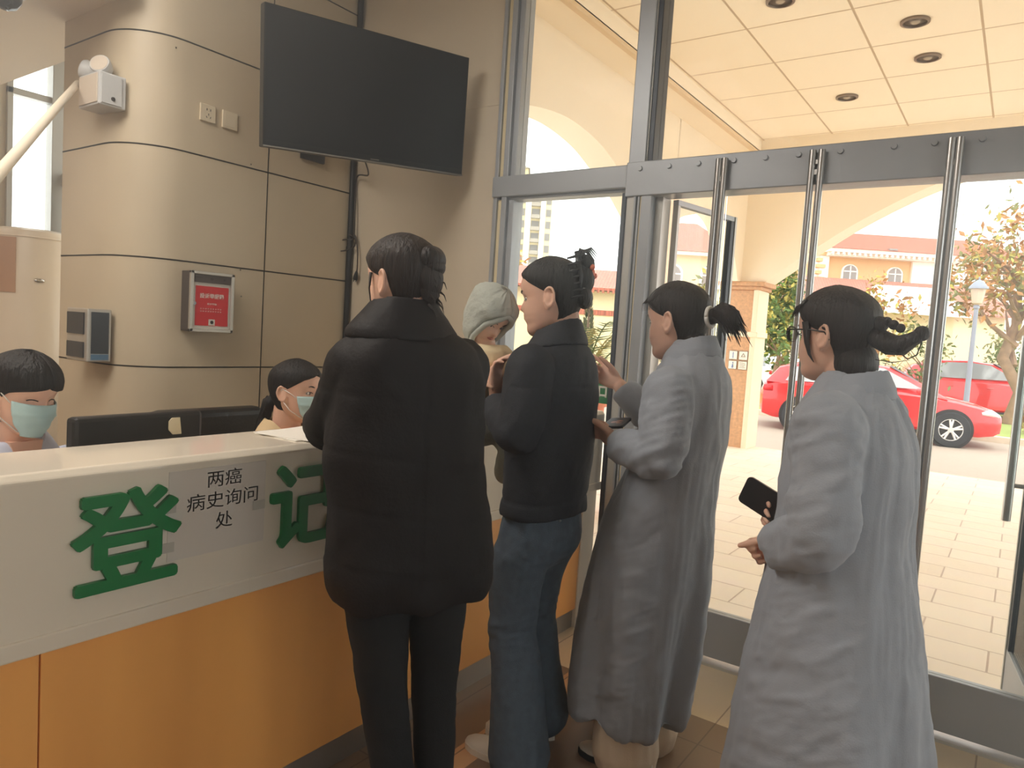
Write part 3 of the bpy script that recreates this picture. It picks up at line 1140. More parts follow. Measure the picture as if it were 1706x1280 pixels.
# green exit plate on the glass by the counter end
gs = thing('exit_sign', 'green plate with white lettering on the glass beside the raised hand', 'sign', (-1.70, 3.08, 1.10))
MB().span((-1.80, 3.070, 1.085), (-1.585, 3.082, 1.19)).build('plate', 'sign_green', gs, bevel=0.002)
b = MB()
place_text(b, '中', 0.05, 0.001, (-1.715, 3.0685, 1.115), (1, 0, 0), (0, 0, 1), bold=0.002, box=(0.045, 0.055))
b.build('character', 'white_plastic', gs)
b = MB()
place_text(b, '口', 0.05, 0.001, (-1.655, 3.0685, 1.115), (1, 0, 0), (0, 0, 1), bold=0.002, box=(0.045, 0.055))
b.build('character', 'white_plastic', gs)
# ------------------------------------------------------------------ outside: street, cars, trees, houses
mat('grass', (156, 170, 92), 0.9, noise=0.25, nscale=9, bump=0.6, bscale=60)
mat('leaf_green', (92, 118, 52), 0.6, noise=0.35, nscale=1.5)
mat('leaf_yellow', (178, 164, 76), 0.6, noise=0.25, nscale=1.5)
mat('leaf_orange', (178, 124, 70), 0.6, noise=0.3, nscale=1.5)
mat('leaf_olive', (122, 122, 68), 0.6, noise=0.3, nscale=1.5)
mat('leaf_dark', (70, 92, 58), 0.6, noise=0.35, nscale=1.5)
mat('bark', (150, 120, 98), 0.9, noise=0.25, nscale=8, bump=0.5, bscale=30)
mat('bark_pale', (206, 178, 136), 0.9, noise=0.15, nscale=8)
mat('wall_cream', (236, 216, 178), 0.85)
mat('wall_peach', (226, 184, 136), 0.85)
mat('wall_white', (250, 246, 240), 0.85)
mat('trim_white', (250, 246, 238), 0.7)
mat('win_grey', (150, 140, 136), 0.3)
pattern_mat('roof_tile', 'brick', (196, 112, 88), (184, 100, 78), (140, 72, 58), 3.0, bw=0.35, rh=0.45, msize=0.03, rough=0.8, noise=0.15)
pattern_mat('roof_pink', 'brick', (200, 142, 124), (190, 130, 114), (140, 88, 76), 3.0, bw=0.4, rh=0.5, msize=0.04, rough=0.8, noise=0.15)
pattern_mat('roof_grey', 'brick', (224, 216, 214), (216, 208, 208), (176, 160, 160), 2.0, bw=0.6, rh=0.5, msize=0.03, rough=0.7)
mat('tower_wall', (214, 200, 158), 0.85)
mat('tower_grey', (164, 156, 142), 0.85)
mat('tower_dark', (130, 126, 120), 0.5)

# verge
vg = MB()
vg.span((-14, 17.6, -0.3), (-3.9, 27, -0.10))
struct('lawn', vg, 'grass')
vg = MB()
vg.span((-3.9, 17.9, -0.3), (8, 27, -0.12))
struct('lawn', vg, 'grass')
struct('kerb', MB().span((-14, 17.35, -0.3), (8, 17.6, -0.07)), 'kerb')


def frame_to(px0, px1):
    """ex, ey, ez for something facing the porch: ex from left to right along the ground"""
    e = np.array(px1, float) - np.array(px0, float)
    e[2] = 0
    e /= np.linalg.norm(e)
    n = np.array([e[1], -e[0], 0])
    return e, n


class Local(MB):
    """MB whose coordinates (s along, d outwards, z) sit on a base point"""

    def __init__(self, base, ex, n):
        super().__init__()
        self.M = np.eye(4)
        self.M[:3, 0] = ex
        self.M[:3, 1] = -np.array(n)
        self.M[:3, 3] = base

    def build(self, *a, **k):
        self.xform(self.M)
        return super().build(*a, **k)


def roof_hip(L, s0, s1, d0, d1, z0, z1, inset_s, over=0.0, ridge_d=None):
    dm = (d0 + d1) / 2 if ridge_d is None else ridge_d
    v = [(s0, d0, z0), (s1, d0, z0), (s1, d1, z0), (s0, d1, z0), (s0 + inset_s, dm, z1), (s1 - inset_s, dm, z1)]
    L.add(v, [[0, 1, 5, 4], [1, 2, 5], [2, 3, 4, 5], [3, 0, 4], [0, 3, 2, 1]])


def arched_window(parent, base, ex, n, s, z, w, h, grey='win_grey'):
    L = Local(base, ex, n)
    pts = [(s - w / 2, z), (s + w / 2, z), (s + w / 2, z + h * 0.6)]
    for k in range(9):
        a = PI * k / 8
        pts.append((s + w / 2 * math.cos(a), z + h * 0.6 + h * 0.4 * math.sin(a)))
    pts.append((s - w / 2, z + h * 0.6))
    big = [(s + (p[0] - s) * 1.28, z + (p[1] - z) * 1.14 - 0.05) for p in pts]
    L.prism(big, 'xz', -0.10, 0.0)
    wf_ = L.build('window', 'trim_white', parent)
    L = Local(base, ex, n)
    L.prism(pts, 'xz', -0.14, -0.09)
    pn_ = L.build('pane', grey, wf_)
    L = Local(base, ex, n)
    L.span((s - 0.025, -0.16, z), (s + 0.025, -0.13, z + h * 0.95))
    L.span((s - w / 2, -0.16, z + h * 0.55), (s + w / 2, -0.13, z + h * 0.62))
    L.build('glazing_bar', 'trim_white', wf_)


# --- house with the red roof straight ahead (right)
hb = np.array([-8.2, 37.6, 0.0])
ex, nn = frame_to((-8.18, 37.72, 0), (-3.05, 41.38, 0))
H1 = thing('villa', 'cream villa with red tiled roof and arched upper windows behind the right-hand woman', 'house', tuple(hb))
L = Local(hb, ex, nn)
L.span((0.0, 0, 0), (4.1, 6, 6.25))
L.build('wall', 'wall_peach', H1)
L = Local(hb, ex, nn)
L.span((4.1, -0.15, 0), (10, 6, 6.3))
L.span((-0.45, -0.2, 0), (0.0, 1.0, 6.6))
L.build('wall', 'wall_white', H1)
L = Local(hb, ex, nn)
L.span((-0.3, -0.8, 6.25), (10.3, 6.5, 6.42))
L.span((-0.2, -0.55, 6.08), (10.2, 6.3, 6.25))
for k in range(40):
    L.span((-0.15 + k * 0.26, -0.75, 6.13), (-0.03 + k * 0.26, -0.5, 6.25))
L.build('eaves', 'trim_white', H1)
L = Local(hb, ex, nn)
roof_hip(L, -0.35, 10.4, -0.9, 6.6, 6.42, 7.75, 1.6)
L.build('roof', 'roof_tile', H1)
L = Local(hb, ex, nn)
for k in range(7):
    L.span((-0.62, -0.32, 4.9 + k * 0.3), (-0.2 - 0.16 * (k % 2), 0.1, 5.06 + k * 0.3))
L.build('quoins', 'wall_peach', H1)
for s in (1.1, 3.3, 4.95, 6.6):
    arched_window(H1, hb, ex, nn, s, 5.0, 0.62, 0.72)
L = Local(hb, ex, nn)
L.span((2.55, -0.85, 6.45), (2.95, -0.6, 6.55))
L.build('floodlight', 'win_grey', H1)

# --- low tiled range in front of it
rb = np.array([-9.75, 32.5, 0.0])
H2 = thing('tiled_outbuilding', 'long low building with faded tiled roof in front of the villa', 'house', tuple(rb))
L = Local(rb, ex, nn)
L.span((0.3, 0, 0), (11, 2.5, 3.55))
L.build('wall', 'wall_cream', H2)
L = Local(rb, ex, nn)
L.add([(0.0, -0.5, 3.5), (11.4, -0.5, 3.5), (11.4, 2.6, 5.0), (0.0, 2.6, 5.0), (0.0, -0.5, 3.42), (11.4, -0.5, 3.42), (11.4, 2.6, 4.9), (0.0, 2.6, 4.9)],
      [[0, 1, 2, 3], [4, 7, 6, 5], [0, 4, 5, 1], [2, 6, 7, 3], [1, 5, 6, 2], [0, 3, 7, 4]])
L.build('roof', 'roof_pink', H2)

# --- small grey-tiled porch roof
sb_ = np.array([-3.95, 26.9, 0.0])
H3 = thing('gatehouse', 'small gatehouse with grey ridged tiles right of the bespectacled woman', 'house', tuple(sb_))
L = Local(sb_, ex, nn)
L.span((0, 0, 0), (2.4, 1.4, 2.95))
L.build('wall', 'wall_cream', H3)
L = Local(sb_, ex, nn)
L.add([(-0.3, -0.4, 2.95), (2.7, -0.4, 2.95), (2.5, 1.2, 3.9), (0.2, 1.2, 3.9), (-0.3, 1.5, 2.9), (2.7, 1.5, 2.9)], [[0, 1, 2, 3], [3, 2, 5, 4], [0, 4, 5, 1], [0, 3, 4], [1, 5, 2]])
L.build('roof', 'roof_grey', H3)
L = Local(sb_, ex, nn)
L.span((-0.3, -0.44, 2.84), (2.7, -0.38, 2.95))
L.build('eaves', 'trim_white', H3)

# --- hip-roofed yellow house seen through the open leaf
yb = np.array([-17.2, 37.4, 0.0])
ex2, nn2 = frame_to((-17.2, 37.4, 0), (-13.0, 40.2, 0))
H4 = thing('yellow_house', 'yellow house with pink hipped roof seen through the open door leaf', 'house', tuple(yb))
L = Local(yb, ex2, nn2)
L.span((0, 0, 0), (4.2, 4, 6.4))
L.build('wall', 'wall_cream', H4)
L = Local(yb, ex2, nn2)
L.span((-0.3, -0.4, 6.3), (4.5, 4.4, 6.5))
L.build('eaves', 'trim_white', H4)
L = Local(yb, ex2, nn2)
roof_hip(L, -0.4, 4.6, -0.5, 4.5, 6.5, 8.4, 2.0)
L.build('roof', 'roof_pink', H4)
arched_window(H4, yb, ex2, nn2, 1.0, 4.6, 0.9, 1.1)
arched_window(H4, yb, ex2, nn2, 3.1, 4.6, 0.9, 1.1)

# --- long red-roofed wall at left
lb_ = np.array([-21.0, 20.5, 0.0])
ex3, nn3 = frame_to((-14.882, 24.08, 0), (-12.8, 25.45, 0))
H5 = thing('red_roofed_range', 'low cream building with red roof behind the hair claw, across the street', 'house', tuple(lb_))
L = Local(lb_, ex3, nn3)
L.span((0, 0, 0), (9.6, 3, 3.25))
L.build('wall', 'wall_cream', H5)
L = Local(lb_, ex3, nn3)
L.add([(-0.3, -0.5, 3.35), (9.9, -0.5, 3.35), (9.9, 1.8, 4.25), (-0.3, 1.8, 4.25), (-0.3, 3.5, 3.3), (9.9, 3.5, 3.3)], [[0, 1, 2, 3], [3, 2, 5, 4], [0, 4, 5, 1], [0, 3, 4], [1, 5, 2]])
L.build('roof', 'roof_pink', H5)
L = Local(lb_, ex3, nn3)
L.span((-0.3, -0.5, 3.25), (9.9, -0.42, 3.35))
for k in range(49):
    L.span((k * 0.2, -0.52, 3.16), (k * 0.2 + 0.09, -0.44, 3.3))
L.span((0, -0.05, 2.3), (9.6, 0, 2.5))
L.build('eaves', 'roof_tile', H5)

# --- tower block
tb = np.array([-56.0, 72.8, 0.0])
ex4, nn4 = frame_to((-53.6, 74.4, 0), (-49.1, 77.4, 0))
T = thing('apartment_tower', 'tall pale apartment tower far off at the left window edge', 'building', tuple(tb))
L = Local(tb, ex4, nn4)
L.span((0, 0, 0), (7.3, 8, 20.6))
L.span((0.0, 0.6, 20.6), (2.6, 6, 22.0))
L.span((0.6, 1.5, 20.6), (4.0, 6, 22.4))
L.build('wall', 'tower_wall', T)
L = Local(tb, ex4, nn4)
L.span((2.1, -0.5, 0), (3.0, 0.1, 21.2))
L.span((5.9, -0.5, 0), (6.5, 0.1, 20.4))
L.span((4.0, -0.3, 0), (4.7, 0.1, 20.8))
L.build('pilaster', 'trim_white', T)
L = Local(tb, ex4, nn4)
for fl in range(13):
    z = 1.2 + fl * 1.5
    L.span((0.5, -0.04, z), (1.9, 0.0, z + 0.9))
    L.span((3.1, -0.04, z), (3.9, 0.0, z + 0.9))
    L.span((4.8, -0.04, z), (5.8, 0.0, z + 0.9))
    L.span((6.6, -0.04, z), (7.2, 0.0, z + 0.9))
L.build('windows', 'tower_dark', T)
L = Local(tb, ex4, nn4)
for fl in range(13):
    z = 1.0 + fl * 1.5
    L.span((4.75, -0.6, z - 0.1), (5.85, 0.0, z + 0.35))
    L.span((0.45, -0.45, z - 0.1), (1.95, 0.0, z + 0.25))
L.build('balconies', 'tower_grey', T)
L = Local(tb, ex4, nn4)
L.span((-0.2, -0.7, 20.5), (7.5, 8.2, 20.9))
roof_hip(L, 0.4, 4.2, 1.2, 6.2, 22.4, 23.6, 1.6)
L.build('roof', 'tower_grey', T)


# --- vegetation
def crown(mb, c, r, n, size, seed, squash=0.8, mats=1):
    rs = np.random.RandomState(seed)
    # clumps of leaves
    k = max(6, n // 90)
    d = rs.normal(size=(k, 3))
    d /= np.linalg.norm(d, axis=1)[:, None]
    cl = np.array(c) + d * np.array(r) * (0.35 + 0.6 * rs.rand(k, 1))
    for i in range(n):
        q = cl[rs.randint(k)] + rs.normal(size=3) * np.array(r) * 0.20
        a = rs.normal(size=3)
        a /= np.linalg.norm(a)
        b_ = np.cross(a, rs.normal(size=3))
        b_ /= np.linalg.norm(b_)
        s = size * (0.6 + 0.8 * rs.rand())
        mb.cur = rs.randint(mats)
        mid = q + np.cross(a, b_) * s * 0.12
        mb.add([q - a * s, q - b_ * s * 0.45 + (mid - q), q + a * s, q + b_ * s * 0.45 + (mid - q)], [[0, 1, 2], [0, 2, 3]])


def branchy(mb, base, top, r0, r1, n, spread, seed):
    rs = np.random.RandomState(seed)
    base = np.array(base, float)
    top = np.array(top, float)
    pts = [base]
    for k in range(1, 5):
        pts.append(base + (top - base) * k / 4 + rs.normal(size=3) * np.array([1, 1, 0.2]) * np.linalg.norm(top - base) * 0.03)
    rad = np.linspace(r0, r0 * 0.6, 5)
    mb.tube(pts, rad, 10)
    for k in range(n):
        t = rs.rand() * 0.6 + 0.4
        p = base + (top - base) * t
        a = rs.rand() * 2 * PI
        e = p + np.array([math.cos(a), math.sin(a), 0.7 + 0.5 * rs.rand()]) * spread * (0.5 + 0.6 * rs.rand())
        m_ = (p + e) / 2 + rs.normal(size=3) * spread * 0.08
        mb.tube([p, m_, e], [r0 * 0.45, r0 * 0.3, r1], 7)


def tree(label, base, h, r, mats, n, size, seed, trunk='bark', tr=0.12, cat='tree', name='street_tree', ch=None, sq=1.0, group=None, spread=None, nb=9, split=0.5):
    t = thing(name, label, cat, tuple(base), group=group)
    b = MB()
    top = np.array(base) + np.array([0, 0, h * split + 0.3 * (h * (1 - split))])
    branchy(b, base, top, tr, tr * 0.12, nb, spread or r * 0.8, seed)
    b.build('trunk', trunk, t, smooth=True, auto=50)
    b = MB()
    zc = base[2] + h * (1 + split) / 2
    crown(b, (base[0], base[1], zc), (r, r, h * (1 - split) / 2 * sq), n, size, seed + 5, mats=len(mats))
    b.build('foliage', mats, t, recalc=False)
    return t


tree('dense green tree beside the porch pillar, between pillar and steel bars', (-4.98, 18.6, -0.1), 3.55, 0.62, ['leaf_green', 'leaf_yellow', 'leaf_green'], 2600, 0.085, 3, tr=0.07, split=0.26, sq=1.1)
t_ = tree('tall orange-leaved tree with forked trunk at the right edge', (-0.15, 22.2, -0.12), 5.4, 1.65, ['leaf_orange', 'leaf_olive', 'leaf_yellow', 'leaf_orange'], 2200, 0.10, 11, tr=0.17, split=0.46, nb=14, spread=1.3)
tree('sparse orange-tipped young tree directly behind the head of the bespectacled woman', (-3.0, 20.2, -0.12), 3.6, 0.85, ['leaf_orange', 'leaf_yellow'], 520, 0.075, 21, tr=0.04, split=0.35, nb=16, spread=0.75)
tree('thin twiggy tree between the thick steel bar and the lamp post', (-2.15, 21.6, -0.12), 2.9, 0.8, ['leaf_olive', 'leaf_green'], 420, 0.07, 23, tr=0.035, split=0.3, nb=16, spread=0.7)
tree('low olive shrub behind the far red car', (-0.5, 29.8, -0.12), 2.6, 1.0, ['leaf_olive', 'leaf_green'], 700, 0.085, 27, tr=0.03, split=0.1, nb=8, cat='shrub', name='garden_shrub')
tree('yellow bush at the foot of the forked tree, right edge', (0.35, 19.6, -0.12), 0.75, 0.5, ['leaf_yellow', 'leaf_orange'], 500, 0.06, 31, tr=0.02, split=0.05, nb=5, cat='shrub', name='garden_shrub')
tree('low green hedge bush behind the red hatchback', (-3.4, 20.9, -0.12), 1.4, 0.9, ['leaf_dark', 'leaf_olive'], 900, 0.07, 33, tr=0.03, split=0.05, nb=6, cat='shrub', name='garden_shrub')
tree('hazy yellow-green bush below the yellow house', (-12.06, 30.6, 0), 4.3, 1.45, ['leaf_yellow', 'leaf_olive'], 900, 0.16, 37, tr=0.08, split=0.1, nb=6, cat='shrub', name='garden_shrub')
tree('small round yellow tree under the apartment tower', (-26.5, 35.6, 0), 7.2, 1.6, ['leaf_yellow', 'leaf_orange'], 700, 0.2, 41, tr=0.1, split=0.45)

# cone-shaped conifer and potted palm seen between jacket and jamb
cn = thing('conifer', 'slim dark conifer between the denim jacket and the door jamb', 'tree', (-4.05, 7.15, -0.02))
b = MB()
b.tube([(-4.05, 7.15, -0.1), (-4.05, 7.15, 1.75)], [0.03, 0.012], 8)
b.build('trunk', 'bark', cn)
b = MB()
rs = np.random.RandomState(4)
for i in range(1500):
    u = rs.rand()
    z = 0.1 + 1.75 * u
    r = 0.15 * (1 - u) ** 0.7 * (0.4 + 0.6 * rs.rand())
    a = rs.rand() * 2 * PI
    p = np.array([-4.05 + r * math.cos(a), 7.15 + r * math.sin(a), z])
    d = np.array([math.cos(a) * 0.5, math.sin(a) * 0.5, 0.8])
    w = np.cross(d, (math.cos(a + 1.57), math.sin(a + 1.57), 0.2))
    w /= np.linalg.norm(w)
    b.cur = i % 2
    b.add([p - w * 0.010, p + w * 0.010, p + d * 0.06], [[0, 1, 2]])
b.build('foliage', ['leaf_dark', 'leaf_olive'], cn, recalc=False)

mat('terracotta', (222, 136, 104), 0.7)
pp = thing('potted_palm', 'potted palm with arching fronds behind the raised hand', 'potted plant', (-2.86, 5.0, -0.012))
b = MB()
b.lathe([(0.0001, -0.012), (0.15, -0.012), (0.20, 0.86), (0.225, 0.86), (0.225, 0.95), (0.19, 0.95), (0.18, 0.91), (0.0001, 0.90)], (-2.86, 5.0, 0), 28)
b.build('pot', 'terracotta', pp, smooth=True, auto=40)
b = MB()
b.tube([(-2.86, 5.0, 0.90), (-2.86, 5.0, 1.06)], [0.07, 0.05], 12)
b.build('stem', 'bark', pp)
for k in range(13):
    a = k * 2.39996
    r = 0.42 + 0.1 * (k % 3)
    up = 0.50 + 0.16 * ((k * 7) % 4) / 3
    b = MB()
    sp = []
    for j in range(12):
        t = j / 11
        sp.append(np.array([-2.86 + math.cos(a) * r * t, 5.0 + math.sin(a) * r * t, 1.0 + up * math.sin(t * PI * 0.72) * 0.9 - 0.10 * t]))
    b.tube(sp, np.linspace(0.008, 0.002, 12), 6)
    for j in range(2, 12):
        tg_ = sp[j] - sp[j - 1]
        tg_ /= np.linalg.norm(tg_)
        sd = np.cross(tg_, (0, 0, 1))
        sd /= np.linalg.norm(sd)
        for s in (-1, 1):
            for q in (0.0, 0.5):
                p = sp[j] - tg_ * 0.03 * q * 1.4
                e = p + (sd * s * 0.8 + tg_ * 0.7 + np.array([0, 0, -0.35])) * 0.15
                b.add([p - tg_ * 0.007, p + tg_ * 0.007, e], [[0, 1, 2]])
    b.build('frond', 'leaf_green' if k % 3 else 'leaf_yellow', pp, recalc=False)

# --- street lamp
mat('lamp_post_paint', (140, 146, 160), 0.4)
mat('lamp_glass', (196, 180, 158), 0.3)
sl = thing('street_lamp', 'white lantern lamp post standing behind the red hatchback', 'street lamp', (-0.92, 18.6, -0.12))
lx, ly = -0.92, 18.6
b = MB()
b.lathe([(0.09, -0.12), (0.09, 0.25), (0.06, 0.32), (0.05, 1.4), (0.042, 2.55), (0.06, 2.57), (0.06, 2.62), (0.04, 2.64)], (lx, ly, 0), 20)
b.build('post', 'lamp_post_paint', sl, smooth=True, auto=40)
b = MB()
b.lathe([(0.05, 2.64), (0.10, 2.68), (0.145, 2.98), (0.145, 3.0)], (lx, ly, 0), 8)
b.build('lantern', 'lamp_glass', sl)
b = MB()
b.lathe([(0.19, 2.99), (0.18, 3.03), (0.11, 3.12), (0.05, 3.17), (0.018, 3.19), (0.018, 3.24), (0.001, 3.26)], (lx, ly, 0), 20)
b.build('cap', 'lamp_post_paint', sl, smooth=True, auto=40)

# --- cars
mat('car_red', (226, 44, 48), 0.22, coat=0.8)
mat('car_glass', (150, 150, 156), 0.1)
mat('tyre', (52, 52, 56), 0.8)
mat('alloy', (226, 224, 224), 0.3, 0.4)
mat('headlight', (236, 238, 240), 0.12)
mat('dark_trim', (44, 42, 44), 0.5)
mat('car_white', (240, 238, 236), 0.25, coat=0.6)
CAR_N = [0]


def wheel(parent, M, x, y, r, side):
    b = MB()
    n = 36
    prof = [(r * 0.62, -0.10), (r * 0.95, -0.10), (r, -0.06), (r, 0.06), (r * 0.95, 0.10), (r * 0.62, 0.10), (r * 0.62, -0.10)]
    ang = np.linspace(0, 2 * PI, n, endpoint=False)
    b.loft([np.column_stack([x + q * np.cos(ang), np.full(n, y + w), r + q * np.sin(ang)]) for q, w in prof], caps=False)
    b.xform(M)
    w_ = b.build('wheel', 'tyre', parent, smooth=True, auto=40)
    b = MB()
    yo = y + side * 0.075
    b.loft([np.column_stack([x + q * np.cos(ang), np.full(n, yo + dy), r + q * np.sin(ang)]) for q, dy in ((r * 0.66, -0.02), (r * 0.66, 0.02), (r * 0.58, 0.02), (r * 0.58, -0.02), (r * 0.66, -0.02))], caps=False)
    for k in range(5):
        for dd in (-0.16, 0.16):
            a = k * 2 * PI / 5 + PI / 2
            p = (x + r * 0.10 * math.cos(a), yo, r + r * 0.10 * math.sin(a))
            q = (x + r * 0.62 * math.cos(a + dd), yo, r + r * 0.62 * math.sin(a + dd))
            b.tube([p, q], [0.022, 0.018], 6)
    b.tube([(x, yo - 0.03, r), (x, yo + 0.03, r)], 0.05, 14)
    b.xform(M)
    b.build('rim', 'alloy', w_, smooth=True, auto=40)
    b = MB()
    b.tube([(x, y - 0.05, r), (x, y + 0.03 * side, r)], r * 0.6, 24)
    b.xform(M)
    b.build('brake_disc', 'dark_trim', w_)


def car(label, base, heading, paint, suv=False, group=None):
    """hatchback, local x = forward, y = left, origin on the ground under the middle"""
    t = thing('car', label, 'car', tuple(base), heading, group)
    M = np.array(world_of(t))
    s = 1.08 if suv else 1.0
    hz = 1.12 if suv else 1.0
    # lower body: stations along x: (x, half width, z bottom, z belt)
    st = [(-2.08, 0.62, 0.42, 0.78), (-2.02, 0.76, 0.30, 0.92), (-1.8, 0.85, 0.24, 0.98), (-1.3, 0.88, 0.22, 0.98), (-0.5, 0.89, 0.22, 0.96), (0.4, 0.89, 0.22, 0.94), (0.9, 0.88, 0.22, 0.92),
          (1.35, 0.86, 0.22, 0.86), (1.75, 0.82, 0.22, 0.78), (2.0, 0.74, 0.26, 0.70), (2.12, 0.60, 0.32, 0.62)]
    rings = []
    for x, w, zb, zt in st:
        zt *= hz
        zm = zb + (zt - zb) * 0.55
        rings.append(np.array([(x, -w * 0.92, zb), (x, -w, zb + 0.1), (x, -w, zm), (x, -w * 0.97, zt - 0.05), (x, -w * 0.86, zt), (x, 0, zt + 0.025),
                               (x, w * 0.86, zt), (x, w * 0.97, zt - 0.05), (x, w, zm), (x, w, zb + 0.1), (x, w * 0.92, zb)]))
    b = MB()
    b.loft(rings)
    # cabin
    cs = [(-1.98, 0.70, 0.95, 0.97), (-1.75, 0.70, 0.94, 1.26), (-1.2, 0.68, 0.94, 1.42), (-0.4, 0.67, 0.94, 1.46), (0.2, 0.66, 0.93, 1.40), (0.75, 0.67, 0.92, 1.14), (1.2, 0.70, 0.86, 0.90)]
    rings = []
    for x, w, zb, zt in cs:
        zb *= hz
        zt *= hz
        wt = w - 0.14 * (zt - zb) / 0.5
        rings.append(np.array([(x, -w - 0.12, zb), (x, -wt, zt - 0.03), (x, -wt + 0.06, zt), (x, wt - 0.06, zt), (x, wt, zt - 0.03), (x, w + 0.12, zb)]))
    b.loft(rings)
    b.xform(M)
    b.build('body', paint, t, smooth=True, auto=32)
    # side windows, windscreen
    for sd in (-1, 1):
        b = MB()
        poly = [(-1.62, 0.99), (-1.45, 1.27), (-0.9, 1.38), (-0.35, 1.40), (0.12, 1.36), (0.78, 1.02)]
        v = []
        for off in (0.0, 0.02):
            for x, z in poly:
                yy = 0.80 - 0.24 * (z - 0.95) / 0.5
                v.append((x, sd * (yy + 0.0 + off), z * hz))
        n = len(poly)
        f = [list(range(n)), [n + i for i in range(n)][::-1]] + [[i, (i + 1) % n, n + (i + 1) % n, n + i] for i in range(n)]
        b.add(v, f)
        b.xform(M)
        b.build('side_glass', 'car_glass', t)
        b = MB()
        for x in (-0.42, -0.37):
            pass
        b.tube([(-0.42, sd * 0.80, 0.99 * hz), (-0.40, sd * 0.61, 1.40 * hz)], 0.02, 6)
        b.xform(M)
        b.build('pillar', 'dark_trim', t)
        b = MB()
        b.tube([(1.76, sd * 0.80, 0.66 * hz), (1.90, sd * 0.74, 0.68 * hz), (2.04, sd * 0.62, 0.62 * hz)], [0.03, 0.075, 0.05], 12, flat=0.9)
        b.xform(M)
        b.build('headlamp', 'headlight', t, smooth=True)
        b = MB()
        b.tube([(-2.0, sd * 0.72, 0.80 * hz), (-1.86, sd * 0.84, 0.82 * hz)], [0.05, 0.06], 10)
        b.xform(M)
        b.build('tail_lamp', 'box_red', t, smooth=True)
        b = MB()
        b.ball((0.72, sd * 0.99, 0.99 * hz), (0.07, 0.10, 0.06), 12, 8)
        b.xform(M)
        b.build('mirror', paint, t, smooth=True)
        b = MB()
        for x in (-0.95, 0.02):
            b.tube([(x, sd * 0.90, 0.80 * hz), (x + 0.16, sd * 0.90, 0.80 * hz)], 0.014, 8)
        b.xform(M)
        b.build('door_handle', paint, t)
        for x in (-1.32, 1.28):
            b = MB()
            an = np.linspace(0, 2 * PI, 28, endpoint=False)
            b.loft([np.column_stack([x + 0.37 * np.cos(an), np.full(28, sd * 0.84), 0.33 + 0.37 * np.sin(an)]), np.column_stack([x + 0.37 * np.cos(an), np.full(28, sd * 0.893), 0.33 + 0.37 * np.sin(an)])])
            b.xform(M)
            b.build('wheel_arch', 'dark_trim', t)
            wheel(t, M, x, sd * 0.83, 0.325, sd)
    b = MB()
    v = [(0.72, -0.56, 1.135 * hz), (0.72, 0.56, 1.135 * hz), (0.24, 0.50, 1.40 * hz), (0.24, -0.50, 1.40 * hz)]
    n_ = np.array([0.5, 0, 0.86]) * 0.03
    v2 = [tuple(np.array(p) + n_) for p in v]
    b.add(v + v2, [[0, 1, 2, 3], [7, 6, 5, 4], [0, 4, 5, 1], [1, 5, 6, 2], [2, 6, 7, 3], [3, 7, 4, 0]])
    b.xform(M)
    b.build('windscreen', 'car_glass', t)
    b = MB()
    b.box((2.10, 0, 0.56), (0.06, 0.9, 0.10))
    b.box((2.07, 0, 0.36), (0.10, 1.1, 0.12))
    b.xform(M)
    b.build('grille', 'dark_trim', t, bevel=0.01)
    b = MB()
    b.box((2.135, 0, 0.47), (0.03, 0.9, 0.02))
    b.box((2.12, 0, 0.30), (0.03, 1.0, 0.02))
    b.xform(M)
    b.build('chrome_strip', 'alloy', t)
    b = MB()
    for sd in (-1, 1):
        b.box((0, sd * 0.885, 0.24), (1.9, 0.03, 0.06))
    b.xform(M)
    b.build('sill_trim', 'dark_trim', t)
    return t


hd = math.radians(13)
car('bright red hatchback parked across the road, its front wheel right of the thick steel bar', (-2.40, 15.93, -0.19), hd, 'car_red')
car('red car with pale roof parked farther off behind the lamp post', (-0.98, 24.3, -0.19), math.radians(16), 'car_red', True)
car('small white car far off below the green tree by the pillar', (-7.4, 23.9, -0.12), math.radians(150), 'car_white')
# ------------------------------------------------------------------ figures: surface tools
def fuse(mb, voxel, smooth=2):
    """union of overlapping closed pieces as one continuous surface; returns (verts, faces, normals)"""
    v, f = mb.arrays()
    me = bpy.data.meshes.new('t')
    me.from_pydata(v.tolist(), [], f)
    bm = bmesh.new()
    bm.from_mesh(me)
    bmesh.ops.recalc_face_normals(bm, faces=bm.faces)
    bm.to_mesh(me)
    bm.free()
    o = bpy.data.objects.new('t', me)
    COL.objects.link(o)
    r = o.modifiers.new('r', 'REMESH')
    r.mode = 'VOXEL'
    r.voxel_size = voxel
    if smooth:
        s = o.modifiers.new('s', 'SMOOTH')
        s.factor = 0.5
        s.iterations = smooth
    dg = bpy.context.evaluated_depsgraph_get()
    m2 = bpy.data.meshes.new_from_object(o.evaluated_get(dg))
    n = len(m2.vertices)
    V = np.empty(n * 3)
    m2.vertices.foreach_get('co', V)
    N = np.empty(n * 3)
    m2.vertices.foreach_get('normal', N)
    F = [list(p.vertices) for p in m2.polygons]
    bpy.data.objects.remove(o)
    bpy.data.meshes.remove(me)
    bpy.data.meshes.remove(m2)
    return V.reshape(-1, 3), F, N.reshape(-1, 3)


